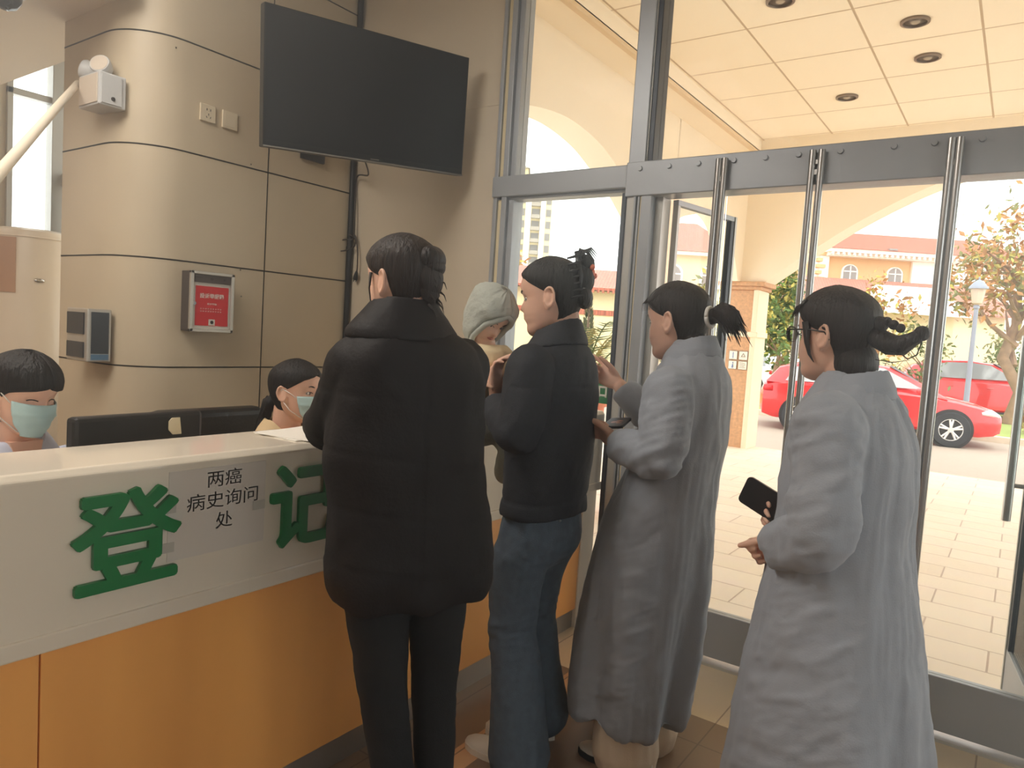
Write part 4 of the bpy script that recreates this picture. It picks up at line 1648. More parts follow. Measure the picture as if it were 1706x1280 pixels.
def vnoise(P, seed=0):
    """smooth value noise in [-1,1]"""
    P = np.asarray(P, float)
    i = np.floor(P).astype(np.int64)
    f = P - i
    f = f * f * (3 - 2 * f)

    def h(a, b, c):
        n = (a * 374761393 + b * 668265263 + c * 2147483647 + seed * 974711) & 0xffffffff
        n = ((n ^ (n >> 13)) * 1274126177) & 0xffffffff
        return ((n ^ (n >> 16)) & 0xffff) / 32767.5 - 1
    r = 0
    for dx in (0, 1):
        for dy in (0, 1):
            for dz in (0, 1):
                w = (f[:, 0] if dx else 1 - f[:, 0]) * (f[:, 1] if dy else 1 - f[:, 1]) * (f[:, 2] if dz else 1 - f[:, 2])
                r = r + w * h(i[:, 0] + dx, i[:, 1] + dy, i[:, 2] + dz)
    return r


def fbm(P, seed=0, oct=3):
    r = 0
    a = 1.0
    P = np.asarray(P, float)
    for k in range(oct):
        r = r + a * vnoise(P * 2 ** k + 17.3 * k, seed + k)
        a *= 0.5
    return r / 1.75


def ridged(P, seed=0, oct=3):
    """crease-like noise: sharp valleys, rounded tops"""
    r = 0
    a = 1.0
    P = np.asarray(P, float)
    for k in range(oct):
        r = r + a * (1 - 2.0 * np.abs(vnoise(P * 2 ** k + 9.1 * k, seed + k)))
        a *= 0.5
    return r / 1.75


def sstep(a, b, x):
    t = np.clip((x - a) / (b - a), 0, 1)
    return t * t * (3 - 2 * t)


def garment(name, mb, m, parent, voxel=0.008, smooth=3, wrinkle=None):
    V, F, N = fuse(mb, voxel, smooth)
    if wrinkle is not None:
        V = V + N * wrinkle(V, N)[:, None]
    out = MB()
    out.add(V, F)
    return out.build(name, m, parent, smooth=True, local=True, recalc=False)


def ring_loft(mb, rings, n=40, ex=2.3):
    """rings: (z, x_front, x_back, half_width[, y_centre]) -> closed loft"""
    out = []
    a = np.linspace(0, 2 * PI, n, endpoint=False)
    c, s = np.cos(a), np.sin(a)
    for r in rings:
        z, xf, xb, w = r[:4]
        yc = r[4] if len(r) > 4 else 0
        x0, h = (xf + xb) / 2, (xf - xb) / 2
        out.append(np.column_stack([x0 + h * np.sign(c) * np.abs(c) ** (2 / ex), yc + w * np.sign(s) * np.abs(s) ** (2 / ex), np.full(n, z)]))
    return mb.loft(out)


def dense(rings, k=3):
    """insert smooth intermediate rings"""
    R = np.array([list(r) + [0] * (5 - len(r)) for r in rings], float)
    out = []
    for i in range(len(R) - 1):
        p0, p1, p2, p3 = R[max(i - 1, 0)], R[i], R[i + 1], R[min(i + 2, len(R) - 1)]
        for j in range(k):
            t = j / k
            out.append(0.5 * (2 * p1 + (p2 - p0) * t + (2 * p0 - 5 * p1 + 4 * p2 - p3) * t * t + (3 * p1 - p0 - 3 * p2 + p3) * t ** 3))
    out.append(R[-1])
    return out


def limb(mb, pts, radii, n=16, k=5, end=True):
    """tapering limb through joints, softened bends"""
    P = [np.array(p, float) for p in pts]
    Q, RR = [], []
    for i in range(len(P) - 1):
        for j in range(k):
            t = j / k
            Q.append(P[i] * (1 - t) + P[i + 1] * t)
            RR.append(radii[i] * (1 - t) + radii[i + 1] * t)
    Q.append(P[-1])
    RR.append(radii[-1])
    # soften the corner
    Q2 = [Q[0]] + [(Q[i - 1] + 2 * Q[i] + Q[i + 1]) / 4 for i in range(1, len(Q) - 1)] + [Q[-1]]
    mb.tube(Q2, RR, n)
    mb.ball(Q2[0], radii[0] * 0.98, 14, 8)
    if end:
        mb.ball(Q2[-1], radii[-1] * 0.98, 14, 8)


# ------------------------------------------------------------------ head
_HZ = np.array([-0.116, -0.112, -0.104, -0.094, -0.084, -0.074, -0.064, -0.058, -0.052, -0.046, -0.038, -0.03, -0.015, 0.0, 0.012, 0.022, 0.035, 0.05, 0.065, 0.08, 0.094, 0.104, 0.110, 0.1125])
_HF = np.array([0.052, 0.066, 0.077, 0.081, 0.0805, 0.078, 0.0835, 0.0865, 0.0835, 0.0875, 0.084, 0.084, 0.083, 0.080, 0.083, 0.0865, 0.0875, 0.086, 0.080, 0.069, 0.052, 0.033, 0.016, 0.003])
_HB = np.array([0.020, 0.010, -0.002, -0.018, -0.034, -0.048, -0.060, -0.065, -0.069, -0.073, -0.078, -0.082, -0.089, -0.094, -0.097, -0.098, -0.0985, -0.097, -0.091, -0.079, -0.060, -0.040, -0.022, -0.006])
_HW = np.array([0.018, 0.026, 0.037, 0.045, 0.051, 0.055, 0.0585, 0.060, 0.0615, 0.063, 0.065, 0.0665, 0.069, 0.071, 0.0725, 0.0735, 0.074, 0.073, 0.069, 0.061, 0.047, 0.031, 0.015, 0.003])
_NZ = np.array([-0.042, -0.038, -0.034, -0.029, -0.024, -0.016, -0.008, 0.0, 0.008, 0.014])
_NP = np.array([0.0, 0.003, 0.010, 0.0155, 0.0165, 0.0125, 0.0085, 0.0045, 0.0015, 0.0])
_NS = np.array([0.016, 0.016, 0.015, 0.013, 0.0115, 0.010, 0.009, 0.0085, 0.009, 0.01])


def head_pt(phi, z, feat=True):
    """point(s) on the head surface; phi from the front, z about eye level"""
    phi = np.asarray(phi, float)
    z = np.broadcast_to(np.asarray(z, float), phi.shape)
    xf, xb, w = np.interp(z, _HZ, _HF), np.interp(z, _HZ, _HB), np.interp(z, _HZ, _HW)
    x0, h = (xf + xb) / 2, (xf - xb) / 2
    c, s = np.cos(phi), np.sin(phi)
    e = 2 / 2.25
    x = x0 + h * np.sign(c) * np.abs(c) ** e
    y = w * np.sign(s) * np.abs(s) ** e
    if feat:
        fr = (c > 0)
        nz = np.interp(z, _NZ, _NP, left=0, right=0) * np.exp(-(y / np.interp(z, _NZ, _NS)) ** 2)
        sock = 0.0075 * np.exp(-((np.abs(y) - 0.031) / 0.014) ** 2 - ((z + 0.001) / 0.011) ** 2)
        chk = 0.003 * np.exp(-((np.abs(y) - 0.042) / 0.016) ** 2 - ((z + 0.032) / 0.018) ** 2)
        x = x + np.where(fr, nz - sock + chk, 0)
    return np.stack([x, y, z], -1)


def rot_ypr(yaw, pitch, roll=0):
    """head turn: yaw to the left (+), pitch down (+), roll"""
    return np.array(Matrix.Rotation(yaw, 3, 'Z') @ Matrix.Rotation(pitch, 3, 'Y') @ Matrix.Rotation(roll, 3, 'X'))


class Head:
    def __init__(self, c, yaw=0, pitch=0, roll=0, s=1.0):
        self.c = np.array(c, float)
        self.R = rot_ypr(math.radians(yaw), math.radians(pitch), math.radians(roll))
        self.s = s

    def T(self, p):
        return self.c + self.s * (np.asarray(p, float) @ self.R.T)

    def skin(self, mb, ears=True):
        n = 56
        ph = np.linspace(0, 2 * PI, n, endpoint=False)
        zs = np.concatenate([np.linspace(-0.116, -0.06, 12), np.linspace(-0.056, 0.02, 26), np.linspace(0.026, 0.1125, 16)])
        mb.loft([self.T(head_pt(ph, z)) for z in zs])
        if ears:
            for sd in (-1, 1):
                o = np.array([-0.008, sd * 0.0715, -0.012])
                out = []
                for k in range(15):
                    a = math.radians(-60 + 300 * k / 14)
                    out.append(o + np.array([-0.006 - 0.016 * math.sin(a + 0.35), sd * (0.007 + 0.005 * math.sin(a + 0.35)), 0.006 + 0.027 * math.cos(a + 0.2)]))
                mb.tube([self.T(p) for p in out], [0.0046 * self.s] * 15, 8)
                mb.ball(self.T(o + np.array([-0.004, sd * 0.001, 0.002])), np.array([0.015, 0.006, 0.026]) * self.s, 14, 8, R=self.R)
                mb.ball(self.T(o + np.array([0.003, sd * 0.002, -0.024])), np.array([0.007, 0.0045, 0.009]) * self.s, 10, 6, R=self.R)

    def details(self, mb, eyes=True, lips=True, closed=False, brow=True):
        """small coloured features set into the fused skin: material slots 1 white, 2 dark, 3 lip"""
        for sd in (-1, 1):
            if eyes and not closed:
                mb.cur = 1
                mb.ball(self.T((0.0625, sd * 0.0305, -0.001)), np.array([0.0115, 0.0135, 0.0075]) * self.s, 16, 10, R=self.R)
                mb.cur = 2
                mb.ball(self.T((0.0715, sd * 0.0298, -0.001)), np.array([0.0035, 0.0055, 0.0058]) * self.s, 12, 8, R=self.R)
            if eyes:
                mb.cur = 2
                lid = []
                for k in range(7):
                    t = k / 6 - 0.5
                    dz = (0.0065 * (1 - 4 * t * t)) if not closed else (0.001 - 0.0028 * (4 * t * t))
                    p = head_pt(np.array([math.atan2(sd * (0.0305 + 0.028 * t), 0.07)]), -0.001)[0]
                    lid.append(self.T((p[0] + 0.0025, sd * (0.0305 + 0.028 * t), -0.002 + dz)))
                mb.tube(lid, 0.0016 * self.s, 6)
            if brow:
                mb.cur = 2
                bl = []
                for k in range(7):
                    t = k / 6
                    y = 0.014 + 0.036 * t
                    z = 0.019 + 0.006 * math.sin(t * PI * 0.75)
                    p = head_pt(np.array([math.atan2(y, 0.08)]), z)[0]
                    bl.append(self.T((p[0] + 0.0002, sd * p[1], z)))
                mb.tube(bl, [0.0014 * self.s, 0.0024 * self.s, 0.0026 * self.s, 0.0026 * self.s, 0.0022 * self.s, 0.0016 * self.s, 0.001 * self.s], 6)
        if lips:
            mb.cur = 3
            for z, r in ((-0.0475, 0.0036), (-0.0565, 0.0042)):
                lp = []
                for k in range(9):
                    t = k / 4 - 1
                    y = 0.021 * t
                    p = head_pt(np.array([math.atan2(y, 0.085)]), z)[0]
                    lp.append(self.T((p[0] - 0.0012 - 0.001 * t * t, y, z * (1 - 0.0) + (-0.0515 - z) * t * t)))
                mb.tube(lp, [r * self.s * (1 - 0.75 * abs(k / 4 - 1) ** 1.5) for k in range(9)], 8)
        mb.cur = 0

    def hair(self, line, zlo, thick=0.085, n=72, m=34, seed=0, lift=0.0, edge=0.14, jag=0.0, low=0.35):
        """hair cap; line: list of (z, phi0 degrees) giving the hairline at each height"""
        lz = [p[0] for p in line]
        lp = [math.radians(p[1]) for p in line]
        zs = zlo + (0.1125 - zlo) * (np.linspace(0, 1, m) ** 0.9)
        V = []
        rs = np.random.RandomState(seed)
        jg = rs.rand(n) * jag
        k1, k2 = rs.rand(2) * 6
        for layer in (0, 1):
            for z in zs:
                p0 = float(np.interp(z, lz, lp))
                ph = np.linspace(p0, 2 * PI - p0, n)
                q = head_pt(ph, z, feat=False)
                d = np.minimum(ph - p0, 2 * PI - p0 - ph)
                e = sstep(-0.02, edge * 2.2, d) if p0 > 0.02 else np.ones(n)
                lo = sstep(zlo - 0.004, zlo + 0.02, z)
                t = thick * (0.15 + 0.85 * e) * (low + (1 - low) * lo)
                st = 0.010 * np.sin(ph * 23 + 3 * np.sin(z * 40 + k1)) * e + 0.007 * np.sin(ph * 57 + k2 + z * 30) * e
                cc = np.array([-0.006, 0, 0.0])
                sc_ = (1 + t + st * thick * 6) if layer == 0 else np.full(n, 0.93)
                w = cc + (q - cc) * sc_[:, None]
                w[:, 2] += lift * sstep(0.0, 0.1, z) - jg * (1 - sstep(zlo, zlo + 0.03, z)) * (1 if layer == 0 else 0)
                V.append(self.T(w))
        F = []
        off = m * n
        for i in range(m - 1):
            for j in range(n - 1):
                a = i * n + j
                F.append([a, a + 1, a + n + 1, a + n])
                F.append([off + a, off + a + n, off + a + n + 1, off + a + 1])
            a, b_ = i * n, i * n + n - 1
            F.append([a, a + n, off + a + n, off + a])
            F.append([b_, off + b_, off + b_ + n, b_ + n])
        for j in range(n - 1):
            F.append([j, off + j, off + j + 1, j + 1])
            a = (m - 1) * n + j
            F.append([a, a + 1, off + a + 1, off + a])
        # close the crown
        F.append([(m - 1) * n + j for j in range(n)])
        mb = MB()
        mb.add(np.vstack(V), F)
        return mb


# ------------------------------------------------------------------ hands
def hand(mb, wrist, d, side, curl=35, spread=5, s=0.95, thumb=(0.62, 0.70, -0.30), curls=None):
    """palm and five fingers; d = direction of the fingers, side = direction of the thumb edge"""
    d = np.array(d, float)
    d /= np.linalg.norm(d)
    sv = np.array(side, float)
    sv = sv - d * np.dot(sv, d)
    sv /= np.linalg.norm(sv)
    nv = np.cross(d, sv)   # back of the hand for a right hand with thumb left
    w0 = np.array(wrist, float)

    def P(x, y, z):
        return w0 + s * (x * d + y * sv + z * nv)
    rings = []
    a = np.linspace(0, 2 * PI, 18, endpoint=False)
    for x, w, t, z in ((-0.02, 0.024, 0.017, 0), (0.0, 0.026, 0.016, 0), (0.02, 0.033, 0.017, 0), (0.045, 0.039, 0.016, 0), (0.07, 0.040, 0.014, 0), (0.088, 0.037, 0.011, -0.001)):
        rings.append(np.array([P(x, w * math.copysign(abs(math.cos(q)) ** 0.8, math.cos(q)), z + t * math.copysign(abs(math.sin(q)) ** 0.8, math.sin(q))) for q in a]))
    mb.loft(rings)
    for i, (y, L, r) in enumerate(((0.028, 0.068, 0.0088), (0.0095, 0.077, 0.009), (-0.0095, 0.071, 0.0086), (-0.027, 0.056, 0.0078))):
        c = curls[i] if curls else curl
        sp = math.radians((1.5 - i) * spread)
        pts = [P(0.078, y, 0)]
        p = np.array([0.084, y, 0.0])
        ang = 0.0
        for k, fr in enumerate((0.45, 0.31, 0.24)):
            ang += math.radians(c * (0.9, 1.1, 0.7)[k])
            dirv = np.array([math.cos(ang) * math.cos(sp), math.cos(ang) * math.sin(sp), -math.sin(ang)])
            p = p + dirv * L * fr
            pts.append(P(*p))
        mb.tube(pts, [r * s, r * s * 0.97, r * s * 0.9, r * s * 0.72], 10)
        mb.ball(pts[-1], r * s * 0.74, 8, 6)
        mb.ball(pts[1], r * s * 1.0, 8, 6)
        mb.ball(pts[2], r * s * 0.94, 8, 6)
    t = np.array(thumb, float)
    t /= np.linalg.norm(t)
    b0 = np.array([0.022, 0.022, -0.004])
    b1 = b0 + t * 0.042
    t2 = t * 0.8 + np.array([0.5, -0.15, -0.2])
    t2 /= np.linalg.norm(t2)
    b2 = b1 + t2 * 0.032
    b3 = b2 + t2 * 0.022
    mb.tube([P(*b0), P(*b1), P(*b2), P(*b3)], [0.0135 * s, 0.0112 * s, 0.0098 * s, 0.0075 * s], 10)
    mb.ball(P(*b3), 0.0078 * s, 8, 6)


def shoe(parent, pos, ang, m, sole='rubber', L=0.24, h=0.075, name='shoe'):
    """low shoe, heel at pos, pointing ang (local, degrees)"""
    b = MB()
    st = ((-0.02, 0.026, 0.055), (0.0, 0.032, 0.07), (0.05, 0.034, h), (0.10, 0.036, 0.066), (0.15, 0.043, 0.052), (0.20, 0.042, 0.042), (0.235, 0.030, 0.034), (0.25, 0.014, 0.026))
    a = np.linspace(0, PI, 12)
    rg = []
    for x, w, z in st:
        x *= L / 0.25
        rg.append(np.column_stack([np.full(12, x), w * np.cos(a), 0.014 + (z - 0.014) * np.sin(a) ** 0.7]))
    b.loft(rg)
    M = np.eye(4)
    c, s = math.cos(math.radians(ang)), math.sin(math.radians(ang))
    M[:2, :2] = [[c, -s], [s, c]]
    M[:3, 3] = pos
    b.xform(M)
    o = b.build(name, m, parent, smooth=True, auto=50, local=True)
    b = MB()
    out = [(x * L / 0.25, w + 0.003) for x, w, z in st]
    poly = out + [(x, -w) for x, w in out[::-1]]
    b.prism(poly, 'xy', 0.0, 0.02)
    b.xform(M)
    b.build('sole', sole, o, local=True, smooth=True, auto=40)
    return o


SKIN = ['skin', 'eye_white', 'hair_black', 'lip']
mat('skin', (226, 182, 160), 0.5, sss=0.12, noise=0.04, nscale=30)
mat('skin_pale', (226, 184, 160), 0.5, sss=0.12, noise=0.04, nscale=30)
mat('eye_white', (226, 220, 214), 0.3)
mat('lip', (186, 104, 92), 0.45)
mat('hair_black', (28, 24, 25), 0.5, noise=0.35, nscale=60, stretch=(1, 1, 0.12), bump=0.7, bscale=130, spec=0.35)
mat('hair_brown', (40, 31, 30), 0.5, noise=0.35, nscale=60, stretch=(1, 1, 0.12), bump=0.7, bscale=130, spec=0.35)
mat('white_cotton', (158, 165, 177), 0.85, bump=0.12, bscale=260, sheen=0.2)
mat('down_black', (21, 17, 20), 0.66, spec=0.3, bump=0.15, bscale=120)
mat('denim_black', (38, 41, 50), 0.75, noise=0.25, nscale=90, bump=0.2, bscale=300)
mat('denim_blue', (84, 98, 114), 0.8, noise=0.22, nscale=40, bump=0.2, bscale=300)
mat('denim_dark', (9, 12, 19), 0.8, noise=0.2, nscale=60, bump=0.2, bscale=300)
mat('cream_cotton', (226, 206, 182), 0.85, bump=0.1, bscale=200)
mat('shoe_white', (226, 220, 210), 0.5)
mat('shoe_dark', (34, 32, 34), 0.5)
mat('shirt_blue', (196, 202, 222), 0.8, bump=0.1, bscale=260)
mat('jacket_beige', (214, 188, 148), 0.85, bump=0.1, bscale=200)
mat('mask_blue', (184, 214, 217), 0.75, bump=0.1, bscale=300)
mat('elastic_white', (236, 234, 230), 0.7)
# ------------------------------------------------------------------ the people
def skin_body(root, mb, head, m='skin', voxel=0.0042, eyes=True, lips=True, closed=False, brow=True):
    V, F, N = fuse(mb, voxel, 2)
    out = MB()
    out.add(V, F)
    head.details(out, eyes, lips, closed, brow)
    return out.build('body', [m] + SKIN[1:], root, smooth=True, local=True, recalc=False)


def legs_skin(mb, hips, knees, ankles, toes):
    for h, k, a, t in zip(hips, knees, ankles, toes):
        limb(mb, [h, k, a], [0.06, 0.042, 0.028])
        mb.tube([a, (np.array(a) + np.array(t)) / 2 - np.array([0, 0, 0.02]), t], [0.028, 0.028, 0.016], 10)


# ====== woman in the black down coat, leaning on the counter
P1 = thing('person', 'person in long black down coat seen from behind, leaning on the counter', 'person', (-1.248, 1.28, 0), math.radians(155))
H = Head((0.02, 0.0, 1.507), yaw=22, pitch=6, s=0.98)
sk = MB()
H.skin(sk)
sk.tube([H.T((-0.028, 0, -0.02)), H.T((-0.032, 0, -0.075)), (-0.02, 0, 1.37), (-0.015, 0, 1.30)], [0.052, 0.053, 0.055, 0.075], 18)
ring_loft(sk, dense([(1.34, 0.05, -0.08, 0.10), (1.27, 0.09, -0.09, 0.15), (1.1, 0.09, -0.09, 0.13), (0.95, 0.09, -0.09, 0.13), (0.75, 0.09, -0.10, 0.15, -0.03)]), 28)
limb(sk, [(0, 0.105, 1.28), (0.15, 0.125, 1.12), (0.40, 0.06, 1.115)], [0.045, 0.038, 0.026])
limb(sk, [(0, -0.16, 1.28), (0.06, -0.19, 1.09), (0.30, -0.10, 1.12)], [0.045, 0.038, 0.026])
hand(sk, (0.40, 0.06, 1.115), (1, -0.25, -0.12), (0.2, -1, 0.0), curl=20)
hand(sk, (0.30, -0.10, 1.12), (1, 0.25, -0.15), (0.2, 1, 0.0), curl=20)
legs_skin(sk, [(0, 0.03, 0.75), (0, -0.14, 0.75)], [(0.0, -0.005, 0.45), (0.01, -0.15, 0.45)], [(-0.02, -0.075, 0.08), (0.0, -0.165, 0.08)], [(0.12, -0.07, 0.03), (0.14, -0.19, 0.03)])
skin_body(P1, sk, H)
hl = H.hair([(-0.085, 128), (-0.05, 118), (-0.02, 106), (0.004, 92), (0.03, 62), (0.052, 40), (0.07, 0), (0.12, 0)], -0.088, thick=0.10, seed=1)
for c, r in (((-0.099, -0.010, 0.046), (0.030, 0.040, 0.033)), ((-0.102, -0.012, 0.028), (0.026, 0.034, 0.026)), ((-0.098, -0.006, 0.0), (0.026, 0.036, 0.05)), ((-0.098, -0.004, -0.03), (0.018, 0.028, 0.035))):
    hl.ball(H.T(c), r, 18, 12, R=H.R)
for k in range(10):
    q_ = 0.02 * math.sin(k * 2.3)
    hl.tube([H.T((-0.106, q_ - 0.008, 0.015 - 0.009 * k)), H.T((-0.122, q_ - 0.010, 0.008 - 0.010 * k)), H.T((-0.127, q_ - 0.012, -0.008 - 0.010 * k))], [0.004, 0.0016, 0.0005], 5)
# loose strand by the ear
hl.tube([H.T((0.03, 0.073, 0.02)), H.T((0.036, 0.074, -0.02)), H.T((0.034, 0.072, -0.055)), H.T((0.024, 0.064, -0.085))], [0.004, 0.0022, 0.0016, 0.0008], 6)
hl.build('hair', 'hair_brown', P1, smooth=True, local=True)

cm = MB()
rings = [(1.425, 0.075, -0.080, 0.078), (1.40, 0.085, -0.090, 0.092), (1.375, 0.10, -0.110, 0.130, -0.012), (1.345, 0.12, -0.125, 0.165, -0.02), (1.29, 0.135, -0.138, 0.188, -0.025), (1.18, 0.14, -0.142, 0.195, -0.03),
         (1.08, 0.14, -0.142, 0.205, -0.025), (0.95, 0.14, -0.148, 0.208, -0.045), (0.84, 0.145, -0.155, 0.216, -0.055), (0.77, 0.145, -0.155, 0.214, -0.058), (0.715, 0.135, -0.145, 0.198, -0.055)]
ring_loft(cm, dense(rings), 44)
limb(cm, [(0.0, 0.105, 1.300), (0.150, 0.125, 1.125), (0.395, 0.06, 1.125)], [0.074, 0.068, 0.052], end=False)
limb(cm, [(0.0, -0.165, 1.30), (0.06, -0.195, 1.10), (0.29, -0.10, 1.13)], [0.076, 0.068, 0.052], end=False)


def w_down(V, N):
    z = V[:, 2]
    r = 0.0045 * ridged(V * np.array([7, 7, 5]), 3)
    q = np.abs(((z - 0.02 * np.sin(V[:, 1] * 9)) / 0.135) % 1 - 0.5) * 2
    seam = -0.0018 * (1 - sstep(0.0, 0.16, 1 - q)) * (z < 1.30)
    hemz = sstep(0.80, 0.72, z)
    r = r + seam + hemz * 0.012 * np.sin(V[:, 1] * 38 + V[:, 0] * 21) * 0.6 + 0.010 * fbm(V * 9, 8)
    back = -0.004 * np.exp(-((V[:, 1] + 0.02) / 0.006) ** 2) * (V[:, 0] < 0) * (z < 1.3)
    return r + back


garment('down_coat', cm, 'down_black', P1, 0.008, 3, w_down)
# big turned-down collar
kb = MB()
a = np.linspace(0, 2 * PI, 48, endpoint=False)


def coll(z, rx, ry, x0=0.0, tilt=0.0):
    return np.column_stack([x0 + rx * np.cos(a), ry * np.sin(a), z + tilt * np.cos(a)])


kb.loft([coll(1.365, 0.118, 0.140, -0.005, 0.0), coll(1.385, 0.114, 0.138, -0.005, 0.0), coll(1.415, 0.102, 0.114, -0.004, -0.005), coll(1.448, 0.086, 0.086, -0.003, -0.01), coll(1.458, 0.080, 0.079, -0.003, -0.012),
         coll(1.445, 0.072, 0.070, -0.003, -0.012), coll(1.40, 0.070, 0.070, -0.003, -0.01), coll(1.345, 0.070, 0.075, -0.005, 0)])
garment('collar', kb, 'down_black', P1, 0.006, 2, lambda V, N: 0.003 * ridged(V * 12, 5))
tm = MB()
limb(tm, [(0.0, 0.035, 0.78), (0.0, 0.0, 0.46), (-0.02, -0.07, 0.07)], [0.088, 0.060, 0.048])
limb(tm, [(0.0, -0.135, 0.78), (0.015, -0.15, 0.46), (0.0, -0.165, 0.07)], [0.085, 0.060, 0.050])
tm.ball((-0.01, -0.05, 0.80), (0.11, 0.15, 0.10))
garment('trousers', tm, 'denim_dark', P1, 0.007, 3, lambda V, N: 0.004 * ridged(V * np.array([9, 9, 14]), 12))
shoe(P1, (-0.05, -0.075, 0.0), 0, 'shoe_dark')
shoe(P1, (-0.03, -0.165, 0.0), -8, 'shoe_dark')

# ====== mother in the black denim jacket
P2 = thing('person', 'person in dark denim jacket and flared jeans with a hair claw, carrying a baby', 'person', (-1.30, 1.97, 0), math.radians(180))
H = Head((-0.040, 0.0, 1.522), yaw=18, pitch=9, s=1.09)
sk = MB()
H.skin(sk)
sk.tube([H.T((-0.028, 0, -0.02)), H.T((-0.034, 0, -0.075)), (-0.085, 0, 1.385), (-0.085, 0, 1.31)], [0.051, 0.051, 0.054, 0.075], 18)
ring_loft(sk, dense([(1.35, -0.02, -0.14, 0.09), (1.28, 0.01, -0.16, 0.14), (1.1, 0.0, -0.16, 0.13), (0.9, 0.0, -0.15, 0.13), (0.75, 0.03, -0.14, 0.14)]), 28)
limb(sk, [(-0.09, 0.155, 1.28), (-0.10, 0.225, 1.08), (0.055, 0.145, 1.175)], [0.043, 0.036, 0.025])
limb(sk, [(-0.06, -0.14, 1.26), (-0.0, -0.205, 1.08), (0.17, -0.06, 1.085)], [0.043, 0.036, 0.025])
hand(sk, (0.062, 0.135, 1.20), (0.12, -0.10, 1.0), (0.15, -0.9, 0.1), curl=28, curls=(22, 30, 34, 40), thumb=(0.5, 0.6, -0.5))
hand(sk, (0.17, -0.06, 1.085), (0.5, 1, 0.1), (1, -0.4, 0.2), curl=32)
legs_skin(sk, [(-0.03, 0.085, 0.76), (-0.03, -0.085, 0.76)], [(-0.02, 0.09, 0.45), (0.01, -0.09, 0.45)], [(-0.10, 0.10, 0.08), (-0.06, -0.105, 0.08)], [(0.02, 0.10, 0.03), (0.08, -0.03, 0.03)])
skin_body(P2, sk, H)
hl = H.hair([(-0.085, 126), (-0.05, 118), (-0.02, 106), (0.004, 94), (0.03, 72), (0.055, 46), (0.072, 0), (0.12, 0)], -0.075, thick=0.085, seed=2)
for c, r in (((-0.105, 0.0, 0.045), (0.032, 0.040, 0.05)), ((-0.118, 0.0, 0.085), (0.022, 0.03, 0.03)), ((-0.098, 0.0, -0.01), (0.028, 0.045, 0.04))):
    hl.ball(H.T(c), r, 18, 12, R=H.R)
for k in range(5):
    y = -0.02 + 0.01 * k
    hl.tube([H.T((-0.09, y, 0.09)), H.T((-0.104, y * 1.3, 0.126)), H.T((-0.126, y * 1.6, 0.134 - 0.006 * k)), H.T((-0.142, y * 1.8, 0.112 - 0.008 * k))], [0.006, 0.005, 0.003, 0.001], 6)
hl.build('hair', 'hair_black', P2, smooth=True, local=True)
# claw clip
mat('claw_dark', (40, 38, 44), 0.2)
mat('claw_orange', (236, 130, 96), 0.35)
cl = MB()
for sd in (-1, 1):
    for k in range(7):
        z = 0.108 - 0.019 * k
        cl.tube([H.T((-0.122 + 0.022, 0.0, z + 0.006)), H.T((-0.130 + 0.022, sd * 0.024, z)), H.T((-0.116 + 0.022, sd * 0.048, z - 0.004)), H.T((-0.092 + 0.022, sd * 0.056, z - 0.008))], [0.0055, 0.0055, 0.005, 0.003], 8)
    for dx, w in ((-0.128, 0.018), (-0.122, 0.036)):
        cl.tube([H.T((dx + 0.006 + 0.022, sd * w * 0.8, 0.120)), H.T((dx - 0.002 + 0.022, sd * w, 0.05)), H.T((dx + 0.010 + 0.022, sd * w * 0.9, -0.030))], [0.008, 0.010, 0.007], 8)
cl.tube([H.T((-0.125 + 0.022, 0, 0.118)), H.T((-0.133 + 0.022, 0, 0.05)), H.T((-0.120 + 0.022, 0, -0.028))], [0.010, 0.012, 0.008], 10)
c_ = cl.build('hair_claw', 'claw_dark', P2, smooth=True, local=True)
cl = MB()
cl.ball(H.T((-0.146 + 0.022, 0.0, 0.058)), (0.014, 0.012, 0.022), 14, 10, R=H.R)
cl.ball(H.T((-0.154 + 0.022, 0.012, 0.072)), (0.010, 0.010, 0.010), 10, 8, R=H.R)
cl.ball(H.T((-0.154 + 0.022, -0.010, 0.048)), (0.010, 0.010, 0.010), 10, 8, R=H.R)
cl.build('ornament', 'claw_orange', c_, smooth=True, local=True)

jm = MB()
rings = [(1.415, -0.015, -0.135, 0.070), (1.385, 0.0, -0.152, 0.085), (1.355, 0.012, -0.168, 0.118), (1.32, 0.025, -0.180, 0.152), (1.27, 0.035, -0.186, 0.180), (1.18, 0.038, -0.190, 0.190), (1.07, 0.035, -0.192, 0.190),
         (0.97, 0.030, -0.182, 0.184), (0.89, 0.036, -0.176, 0.178), (0.85, 0.042, -0.178, 0.180), (0.822, 0.042, -0.178, 0.180)]
ring_loft(jm, dense(rings), 44)
limb(jm, [(-0.085, 0.155, 1.29), (-0.105, 0.225, 1.085), (0.045, 0.150, 1.165)], [0.078, 0.066, 0.050], end=False)
limb(jm, [(-0.055, -0.140, 1.27), (-0.0, -0.205, 1.085), (0.15, -0.07, 1.085)], [0.078, 0.066, 0.050], end=False)


def w_denim(V, N):
    z = V[:, 2]
    fold = 0.007 * ridged(np.column_stack([V[:, 0] * 9 + z * 5, V[:, 1] * 9 + z * 3, z * 3.5]), 21)
    hem = -0.004 * np.exp(-((z - 0.875) / 0.006) ** 2)
    yoke = -0.003 * np.exp(-((z - 1.24) / 0.005) ** 2) * (V[:, 0] < -0.08)
    return fold + hem + yoke + 0.0015 * fbm(V * 40, 3)


